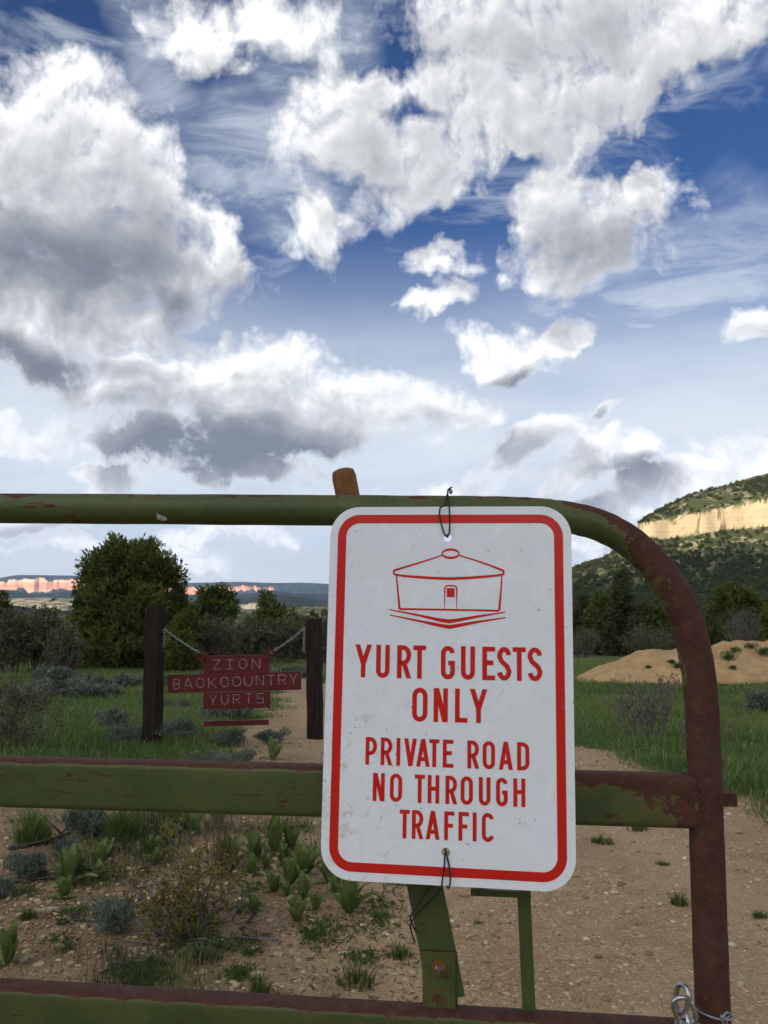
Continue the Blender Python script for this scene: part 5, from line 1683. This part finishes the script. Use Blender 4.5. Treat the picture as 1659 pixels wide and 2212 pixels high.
def mullein(u, v, hp, label, seed):
    rng = np.random.default_rng(seed)
    b = G(u, v); h = hp / FPX * b.y * 1.38
    e = empty('mullein', b); tag(e, label, 'plant', 'mullein rosettes on the bare bank')
    n = int(rng.integers(10, 19)); base_t = rng.uniform(.28, .62); open_ = rng.uniform(.75, 1.35)
    for i in range(n):
        outer = i / n
        a = i * 2.4 + rng.uniform(-.4, .4)
        lean = (.10 + .95 * outer ** 1.3) * open_ + rng.uniform(-.10, .12)
        L = h * (1.0 - .18 * outer) * rng.uniform(.82, 1.1); W = L * rng.uniform(.30, .40)
        mb = MB(); m = 9
        dirh = Vector((math.cos(a), math.sin(a), 0)); sd = Vector((-math.sin(a), math.cos(a), 0))
        p = b + dirh * h * .03 + Vector((0, 0, -.004)); an = lean * .55
        tn = float(np.clip(rng.normal(base_t, .14), 0, 1))
        if i >= n - 3 and rng.uniform() < .7: lean = rng.uniform(1.3, 1.75); an = lean * .6; tn = rng.uniform(.75, 1.0); L *= .85
        for k in range(m):
            t = k / (m - 1)
            wk = W * (math.sin(math.pi * (t * .86 + .08)) ** .8) * .5 * (1.05 if t < .7 else 1) + .0008
            fold = .32
            nrm = (dirh * -math.cos(an) + Vector((0, 0, math.sin(an))))
            for sgn in (-1, 0, 1):
                q = p + sd * sgn * wk + nrm * (abs(sgn) * wk * fold + (rng.normal(0, wk * .07) if sgn else -wk * .06))
                mb.v.append(tuple(q)); mb.a.append(min(1, max(0, tn + (.16 if sgn == 0 else rng.normal(0, .05)) + .22 * (t - .5))))
            an += (lean * .9) / m * (1.3 if t > .5 else .6)
            p = p + (dirh * math.sin(an) + Vector((0, 0, math.cos(an)))) * L / (m - 1)
        for k in range(m - 1):
            for s in (0, 1):
                mb.f.append((k * 3 + s, k * 3 + s + 1, k * 3 + s + 4, k * 3 + s + 3))
        mb.build('leaf', M['mullein_leaf'], e, True, 'tint')
MUL = [(592, 1839, 56, 'large upright mullein farthest up the bank left of the sign'), (627, 1834, 44, 'mullein with spreading leaves just right of the large upright one'), (492, 1882, 58, 'tall pale green mullein beside the dry brown stalks'), (552, 1857, 44, 'bright mullein between the dry stalks and the large upright one'),
       (544, 1888, 34, 'small mullein below the bright one near the dry stalks'), (575, 1877, 24, 'tiny mullein under the large upright one'), (612, 1868, 29, 'short yellowish mullein under the large upright one'), (627, 1912, 46, 'tall mullein in the middle of the cluster left of the sign'),
       (660, 1890, 50, 'bushy mullein close to the left edge of the sign'), (590, 1926, 30, 'small mullein left of the middle of the cluster'), (618, 1935, 25, 'low mullein with yellow lower leaves'), (655, 1942, 38, 'mullein with fringed leaves below the bushy one'),
       (681, 1966, 34, 'small upright mullein left of the bright green rosette'), (641, 1990, 38, 'dark green mullein lowest on the bank left of the sign'), (710, 1907, 46, 'mullein half hidden behind the lower left corner of the sign'), (724, 1930, 34, 'yellow green mullein under the lower left corner of the sign'),
       (755, 1972, 60, 'bright green mullein rosette just below the sign'), (549, 1972, 30, 'pale small mullein right of the yellow leaved bush'), (518, 1972, 25, 'dull small mullein among twigs of the yellow leaved bush'), (429, 2032, 35, 'dark mullein with wide leaves under the yellow leaved bush'),
       (472, 1790, 44, 'mullein behind the dry stalks just under the middle rail'), (421, 1798, 40, 'mullein left of the dry stalks under the middle rail'), (146, 1912, 60, 'large mullein clump on the left among the sage'), (162, 1889, 44, 'mullein behind the large clump on the left'),
       (214, 1878, 44, 'mullein with bright tips right of the large clump on the left'), (231, 1852, 34, 'mullein highest in the left clump'), (138, 1942, 38, 'low mullein in front of the large clump on the left'), (214, 1901, 29, 'dark small mullein right of the large left clump'),
       (360, 1823, 40, 'slender mullein between the tall grass and the dry stalks'), (326, 1843, 30, 'small mullein with two bright leaves above the yellow leaved bush'), (337, 1864, 22, 'tiny yellow mullein above the yellow leaved bush'), (17, 2082, 60, 'big mullein at the left edge near the bottom rail'),
       (377, 1778, 34, 'mullein cut by the middle rail'), (590, 1641, 34, 'spiky mullein on the bare patch beside the shorter sign post'), (400, 1795, 30, 'small mullein under the middle rail left of the dry stalks')]
for i, (u, v, h, lab) in enumerate(MUL): mullein(u, v, h, lab, 300 + i)

def sage(u, v, wp, hp, label, seed, n=420, group=None, ln=.055):
    rng = np.random.default_rng(seed)
    b = G(u, v); k = b.y / FPX
    w, h = wp * k, hp * k
    e = empty('sagebrush', b); tag(e, label, 'bush', group)
    lobes = [(b.x + rng.normal(0, w * .22), b.y + rng.normal(0, w * .15), b.z + h * rng.uniform(.35, .7), w * rng.uniform(.16, .28), w * rng.uniform(.16, .28), h * rng.uniform(.22, .34)) for _ in range(9)] + [(b.x, b.y, b.z + h * .35, w * .42, w * .36, h * .40)]
    c, d, r = lobes_points(lobes, n, rng, .55)
    c = c[c[:, 2] > b.z + .005]; d = d[:len(c)]
    sc = max(.6, min(2.2, h / .16))
    v_, f, t = spray(c, d * .5 + np.array([0, 0, .8]), 7, ln * .62 * sc, .0062 * sc * max(1, b.y / 7), rng, .5, np.clip(.45 + .35 * fbm(c[:, 0], c[:, 2], 6 / sc, 2, seed), 0, 1))
    mesh_obj('foliage', v_, f, M['sage_leaf'], e, attrs={'tint': t})
    mb = MB()
    for i in rng.choice(len(c), 12):
        mb.tube([b + Vector((0, 0, -.01)), b.lerp(Vector(c[i]), .5) + Vector(rng.normal(0, w * .03, 3)), Vector(c[i])], [.006 * sc, .004 * sc, .002 * sc], 5, cap=False)
    mb.build('stems', M['dead_wood'], e)
SG = [(57, 1896, 74, 52, 'round blue grey sagebrush on the left above the long dead branch'), (145, 1860, 62, 46, 'sagebrush behind the large left mullein clump'), (200, 1806, 95, 60, 'wide dark sagebrush between the two tall grass clumps'), (248, 2014, 92, 62, 'silvery sagebrush at the lower left of the yellow leaved bush'), (0, 1940, 40, 40, 'sagebrush cut off by the left edge'),
      (240, 1578, 60, 48, 'dark round sagebrush in the grass left of the taller sign post'), (290, 1612, 80, 46, 'sagebrush hugging the foot of the taller sign post'), (385, 1602, 90, 44, 'low sagebrush right of the taller sign post'), (490, 1556, 130, 46, 'wide grey sagebrush behind the thin hanging board'), (500, 1612, 80, 34, 'low sagebrush under the thin hanging board'),
      (390, 1536, 60, 26, 'small sagebrush below the left end of the long red board'), (590, 1606, 60, 30, 'grey green sagebrush left of the shorter post on the bare patch'), (70, 1525, 90, 46, 'sagebrush below the grey thicket on the left'), (125, 1515, 90, 44, 'pale sagebrush in the middle of the left sage bank'), (180, 1505, 90, 46, 'pale sagebrush nearest the big juniper'),
      (225, 1512, 80, 34, 'sagebrush at the right end of the left sage bank'), (275, 1492, 90, 36, 'sagebrush under the right side of the big juniper'), (120, 1480, 120, 46, 'tall grey sagebrush at the back of the left sage bank'), (345, 1490, 60, 30, 'sagebrush right of the taller sign post near the juniper'), (420, 1480, 80, 26, 'grey sagebrush behind the left end of the long red board'),
      (640, 1464, 90, 24, 'distant grey sagebrush right of the red boards'), (560, 1470, 100, 26, 'distant sagebrush behind the red boards'), (1645, 1545, 60, 46, 'dark sagebrush at the right edge in the meadow'), (450, 1655, 70, 30, 'small sagebrush just above the middle rail'), (520, 1648, 60, 26, 'grey green low sagebrush above the middle rail right of centre')]
for i, (u, v, w, h, lab) in enumerate(SG): sage(u, v, w, h, lab, 500 + i, 420 if v > 1700 else 300, 'sagebrush about the meadow')

def tuft(u, v, wp, hp, label, seed, n=120, mat='road_grass', name='grass_tuft', group='grass tufts on the bare dirt', lean=.7):
    rng = np.random.default_rng(seed)
    b = G(u, v); k = b.y / FPX
    a = rng.uniform(0, 6.283, n); r = rng.uniform(0, 1, n) ** .7 * wp * k * .32
    x = b.x + np.cos(a) * r; y = b.y + np.sin(a) * r * .8
    c = np.stack([x, y, groundz(x, y) - .004], 1)
    rel = r / (wp * k * .32)
    v_, f, t = blades(c, hp * k * (1.05 - .55 * rel ** 1.5) * rng.uniform(.45, 1.05, n), .0018 + .0005 * b.y, rng, lean, None, .35, a + rng.normal(0, .7, n), .15 + lean * rel)
    o = mesh_obj(name, v_, f, M[mat], attrs={'tint': t}, origin=tuple(b))
    tag(o, label, 'grass', group)
TF = [(1300, 1822, 70, 30, 'grass tuft on the road right of the sign'), (1378, 1793, 70, 22, 'flat grass tuft on the road under the right end of the middle rail'), (1432, 1868, 50, 14, 'thin low tuft on the road left of the end post'), (1468, 1955, 55, 42, 'sparse tall tuft against the left of the end post'), (1642, 1982, 50, 24, 'dark tuft on the dirt at the right edge'),
      (770, 2128, 130, 78, 'large bushy grass tuft just above the bottom rail'), (862, 2068, 80, 46, 'grass tuft left of the pivot bracket'), (1034, 1995, 36, 14, 'tiny green sprig in the middle of the road'), (560, 2150, 60, 70, 'few long grass blades above the bottom rail'), (440, 2075, 110, 55, 'loose grass under the yellow leaved bush'),
      (330, 2085, 80, 34, 'short grass left of the two white stones'), (245, 1985, 30, 30, 'small tuft left of the silvery sagebrush'), (60, 1985, 60, 36, 'small tuft above the big left edge mullein'), (820, 1985, 120, 30, 'low grass right of the bright mullein rosette'), (640, 2185, 40, 60, 'thin blades rising at the bottom rail')]
for i, (u, v, w, h, lab) in enumerate(TF): tuft(u, v, w, h, lab, 700 + i, 60 if w < 50 else 170)
tuft(70, 1822, 110, 105, 'tall dark green grass clump at the far left under the middle rail', 760, 650, 'grass_blade', 'grass_clump', 'tall grass clumps', .45)
tuft(262, 1812, 110, 105, 'tall green grass clump left of the dry stalks under the middle rail', 761, 650, 'grass_blade', 'grass_clump', 'tall grass clumps', .45)
tuft(165, 1775, 90, 50, 'shorter grass clump between the two tall grass clumps', 762, 250, 'grass_blade', 'grass_clump', 'tall grass clumps', .35)

WV = ([], [], [])
def weed(u, v, wp, label, seed, n=110):
    rng = np.random.default_rng(seed)
    b = G(u, v); k = b.y / FPX; w = wp * k
    x = b.x + rng.normal(0, w * .34, n); y = b.y + rng.normal(0, w * .40, n)
    c = np.stack([x, y, groundz(x, y) + .004], 1)
    d = np.stack([rng.normal(0, .6, n), rng.normal(0, .6, n), rng.uniform(.2, .9, n)], 1)
    v_, f, t = spray(c, d, 4, .016, .006, rng, .7)
    WV[1].append(f + sum(len(q) for q in WV[0])); WV[0].append(v_); WV[2].append(t)
WD = [(800, 2000, 130, 'creeping green weed right of the bright mullein rosette'), (700, 2005, 90, 'creeping weed under the dark green mullein'), (820, 1950, 90, 'creeping weed close under the sign bottom edge'), (690, 2030, 70, 'thin creeping weed on the open gravel'), (380, 2040, 80, 'creeping weed in front of the yellow leaved bush'), (520, 2105, 50, 'small creeping weed patch above the bottom rail'), (780, 2070, 60, 'creeping weed beside the large tuft'), (460, 2045, 70, 'creeping weed right of the dark wide leaved mullein'), (310, 2120, 60, 'creeping weed near the two white stones'), (860, 1905, 50, 'creeping weed under the lever'), (160, 1975, 70, 'creeping weed below the large left mullein clump'), (640, 1790, 80, 'creeping weed high on the bank by the sign edge')]
for i, (u, v, w, lab) in enumerate(WD): weed(u, v, w, lab, 800 + i)
_r = np.random.default_rng(77)
for i in range(26): weed(_r.uniform(0, 690), _r.uniform(1760, 2120), _r.uniform(30, 70), '', 830 + i, 40)
tag(mesh_obj('creeping_weeds', np.concatenate(WV[0]), np.concatenate(WV[1]), M['weed_leaf'], attrs={'tint': np.concatenate(WV[2])}), 'low creeping green weeds spread over the bare bank', 'ground cover', kind='stuff')
def litter():
    rng = np.random.default_rng(81); n = 5200
    Y = 2.3 * (7.5 / 2.3) ** rng.uniform(0, 1, n); X = Y * rng.uniform(-.46, .10, n)
    pc = np.clip(fbm(X, Y, 1.6, 3, 71) * 1.6 + .35 + .8 * np.exp(-((X + .95) ** 2 + (Y - 3.6) ** 2) / .35), 0, 1)
    keep = (rng.uniform(0, 1, n) < pc) & (X < .15 - .1 * Y + .35); X, Y = X[keep], Y[keep]; n = len(X)
    c = np.stack([X, Y, groundz(X, Y) + .004], 1)
    d = np.stack([rng.normal(0, 1, n), rng.normal(0, 1, n), rng.uniform(-.02, .25, n)], 1); d /= np.linalg.norm(d, axis=1, keepdims=True)
    v, f, t = spray(c, d, 2, .030, .0048, rng, .35)
    tag(mesh_obj('leaf_litter', v, f, M['dry_stalk'], attrs={'tint': t * t}), 'brown twigs and dead leaves littering the bank', 'litter', kind='stuff')
litter()

# yellow-leaved oak brush in front
def oak():
    rng = np.random.default_rng(31)
    b = G(405, 2020); k = b.y / FPX
    e = empty('oak_shrub', b); tag(e, 'yellow leaved oak brush with grey twigs in front of the gate', 'bush')
    mb = MB(); tips = []
    aims = [(250, 1880), (275, 1935), (300, 1860), (330, 1900), (350, 1960), (375, 1850), (395, 1830), (405, 1890), (430, 1860), (440, 1930), (465, 1890), (490, 1870), (500, 1920), (520, 1890), (480, 1960), (420, 1975), (340, 2000), (300, 1985), (455, 2000), (390, 1925), (285, 1900), (365, 1815), (320, 1955)]
    for (u, v) in aims:
        tp = P(u, v, b.y + rng.normal(0, .16))
        m = b.lerp(tp, .5) + Vector(rng.normal(0, .025, 3))
        pp = spline([b + Vector((rng.normal(0, .05), rng.normal(0, .04), -.01)), m, tp], 9)
        mb.tube(pp, [.006 * (1 - .75 * i / 8) for i in range(9)], 5, cap=False)
        for j in range(12):
            q = pp[int(rng.integers(3, 9))]
            d = Vector((rng.normal(0, .6), rng.normal(0, .6), rng.uniform(-.1, .8))).normalized() * rng.uniform(.03, .10)
            mb.tube([q, q + d * .5 + Vector(rng.normal(0, .005, 3)), q + d], [.002, .0015, .0008], 4, cap=False)
            tips += [q + d, q + d * .7, q + d * .4]
    for j in range(14):                                            # dead sticks at its foot
        s = b + Vector((rng.normal(.05, .16), rng.normal(0, .10), .01)); d = Vector((rng.normal(0, 1), rng.normal(0, .5), rng.uniform(-.02, .35))).normalized() * rng.uniform(.08, .24)
        mb.tube([s, s + d * .5 + Vector(rng.normal(0, .01, 3)), s + d], [.0045, .0035, .0015], 5, cap=False)
    mb.build('twigs', M['grey_bark'], e, True)
    t = np.array([tuple(p) for p in tips]); n = 900
    c = t[rng.choice(len(t), n)] + rng.normal(0, .012, (n, 3))
    v, f, tt = spray(c, rng.normal(0, .6, (n, 3)) + np.array([0, -.2, .3]), 4, .018, .0085, rng, .9)
    mesh_obj('leaves', v, f, M['oak_leaf'], e, attrs={'tint': tt * .9})
oak()

def stalks(name, u, v, wp, hp, n, label, seed, mat, branch=3, lean=.10, heads=False):
    rng = np.random.default_rng(seed)
    b = G(u, v); k = b.y / FPX
    e = empty(name, b); tag(e, label, 'plant')
    mb = MB(); hd = MB()
    for i in range(n):
        x = b.x + rng.normal(0, wp * k * .25); y = b.y + rng.normal(0, wp * k * .15)
        s = Vector((x, y, gz(x, y) - .01)); h = hp * k * rng.uniform(.55, 1.05)
        t = s + Vector((rng.normal(0, lean) * h + (x - b.x) * .9, rng.normal(0, lean) * h, h))
        m = s.lerp(t, .5) + Vector((rng.normal(0, .02) * h, 0, 0))
        pp = spline([s, m, t], 8); r = .0016 * max(1, b.y / 4.2)
        tn = rng.uniform(0, 1)
        mb.tube(pp, [r * (1.2 - .7 * q / 7) for q in range(8)], 5, cap=False, a=[tn] * 8)
        for j in range(branch):
            q = pp[int(rng.integers(3, 8))]; d = Vector((rng.normal(0, .6), rng.normal(0, .5), .8)).normalized() * h * rng.uniform(.08, .22)
            mb.tube([q, q + d], [r * .6, r * .35], 4, cap=False, a=[tn] * 2)
            if heads:
                for _ in range(5):
                    c = q + d + Vector(rng.normal(0, .010, 3)); hd.tube([c, c + Vector(rng.normal(0, .012, 3))], [r * 1.3, r * .5], 4, a=[rng.uniform(0, 1)] * 2)
    mb.build('stems', M[mat], e, True, 'tint')
    if heads: hd.build('seed_heads', M[mat], e, False, 'tint')
stalks('dry_stalks', 470, 1890, 60, 190, 34, 'bundle of tall dry brown stalks standing under the middle rail', 900, 'dry_stalk', 2, .07)
stalks('dry_stalks', 560, 1850, 50, 130, 8, 'few thin dry stalks behind the bright mullein', 901, 'dry_stalk', 2, .10)
stalks('dead_weed', 1400, 1598, 90, 112, 46, 'dead grey weed standing in the green meadow left of the end post', 902, 'grey_stalk', 7, .12, True)
stalks('dead_weed', 1425, 1525, 30, 70, 9, 'tall thin grey weed stems behind the dead weed in the meadow', 903, 'grey_stalk', 5, .10, True)
stalks('dead_weed', 1650, 1540, 40, 45, 24, 'dead grey weed in the meadow at the right edge', 904, 'grey_stalk', 6, .14, True)

def branch(pts, r, label, seed):
    rng = np.random.default_rng(seed)
    pp = spline([G(u, v) + Vector((0, 0, r * .6)) for u, v in pts], 16)
    pp = [p + Vector((rng.normal(0, r * .3), rng.normal(0, r * .3), abs(rng.normal(0, r * .4)))) for p in pp]
    mb = MB(); mb.tube(pp, [r * (1 - .6 * i / 15) for i in range(16)], 7)
    for _ in range(6):
        q = pp[int(rng.integers(2, 15))]; d = Vector((rng.normal(0, 1), rng.normal(0, 1), .25)).normalized() * r * rng.uniform(8, 18)
        mb.tube([q, q + d], [r * .45, r * .15], 5)
    o = mb.build('dead_branch', M['dead_wood'], None, True, origin=tuple(pp[0]))
    tag(o, label, 'branch')
branch([(20, 1838), (70, 1828), (110, 1816), (150, 1806)], .014, 'thick dead branch lying under the tall grass clump on the left', 1)
branch([(60, 1826), (100, 1824), (140, 1820)], .010, 'second dead branch beside the thick one on the left', 2)
branch([(10, 1912), (60, 1905), (120, 1900)], .009, 'long dark branch on the gravel below the round sagebrush', 3)
branch([(215, 2105), (270, 2090), (325, 2078)], .006, 'thin stick on the gravel left of the white stones', 4)
branch([(520, 2010), (540, 1990), (556, 1970)], .006, 'short dark stick on the gravel below the pale small mullein', 5)
branch([(120, 2000), (170, 1990), (215, 1996)], .006, 'thin dark stick left of the silvery sagebrush', 6)
branch([(300, 1880), (340, 1868), (370, 1862)], .006, 'dark stick above the yellow leaved bush', 7)

# scrub on the dirt mound
MS = [(1487, 1408, 22, 22, 'green bush on the crest of the dirt mound'), (1465, 1442, 26, 14, 'low green tuft on the face of the dirt mound left of the post'), (1452, 1434, 14, 10, 'small tuft on the face of the dirt mound'), (1572, 1426, 26, 24, 'dark tuft on the upper face of the mound right of the post'), (1585, 1412, 40, 16, 'grey green tuft near the crest right of the post'),
      (1622, 1402, 24, 16, 'green tuft on the mound crest near the right edge'), (1650, 1416, 24, 22, 'green bush on the mound at the right edge'), (1583, 1448, 16, 10, 'small dark tuft low on the mound'), (1400, 1444, 10, 8, 'tiny tuft on the left part of the mound')]
for i, (u, v, wp, hp, lab) in enumerate(MS):
    rng = np.random.default_rng(950 + i)
    best = None
    for Yt in np.linspace(20.2, 24.0, 120):
        p = P(u, v, Yt)
        if p.z <= mound_top(p.x, p.y) + .01: best = Vector((p.x, p.y, mound_top(p.x, p.y))); break
    if best is None: p = P(u, v, 22.2); best = Vector((p.x, p.y, mound_top(p.x, p.y)))
    k = best.y / FPX; n = 45
    c = np.array(best) + rng.normal(0, 1, (n, 3)) * np.array([wp * k * .22, wp * k * .2, hp * k * .12]) + np.array([0, 0, hp * k * .2])
    v_, f, t = spray(c, np.tile(np.array([[0, 0, 1.0]]), (n, 1)), 5, hp * k * .5, .014, rng, .6)
    o = mesh_obj('mound_tuft', v_, f, M['weed_leaf'], attrs={'tint': t}, origin=tuple(best))
    tag(o, lab, 'bush', 'tufts on the dirt mound')

# ------------------------------------------------------------------ thin evening haze over the valley
def build_haze():
    mb = MB()
    lo = (-11800, -3500, -40); hi = (11800, 11800, 900)
    mb.frame_box((0, 0, 0), (1, 0, 0), (0, 1, 0), (0, 0, 1), lo, hi)
    m = bpy.data.materials.new('haze_air'); m.use_nodes = True
    t = m.node_tree; t.nodes.clear()
    o = t.nodes.new('ShaderNodeOutputMaterial'); v = t.nodes.new('ShaderNodeVolumePrincipled')
    v.inputs['Color'].default_value = (.42, .60, .95, 1)
    v.inputs['Density'].default_value = HAZE
    v.inputs['Anisotropy'].default_value = .0
    t.links.new(v.outputs[0], o.inputs['Volume'])
    ob = mb.build('haze', m)
    tag(ob, 'thin blue evening haze in the valley air', 'haze', kind='stuff')
HAZE = 3.6e-5
build_haze()
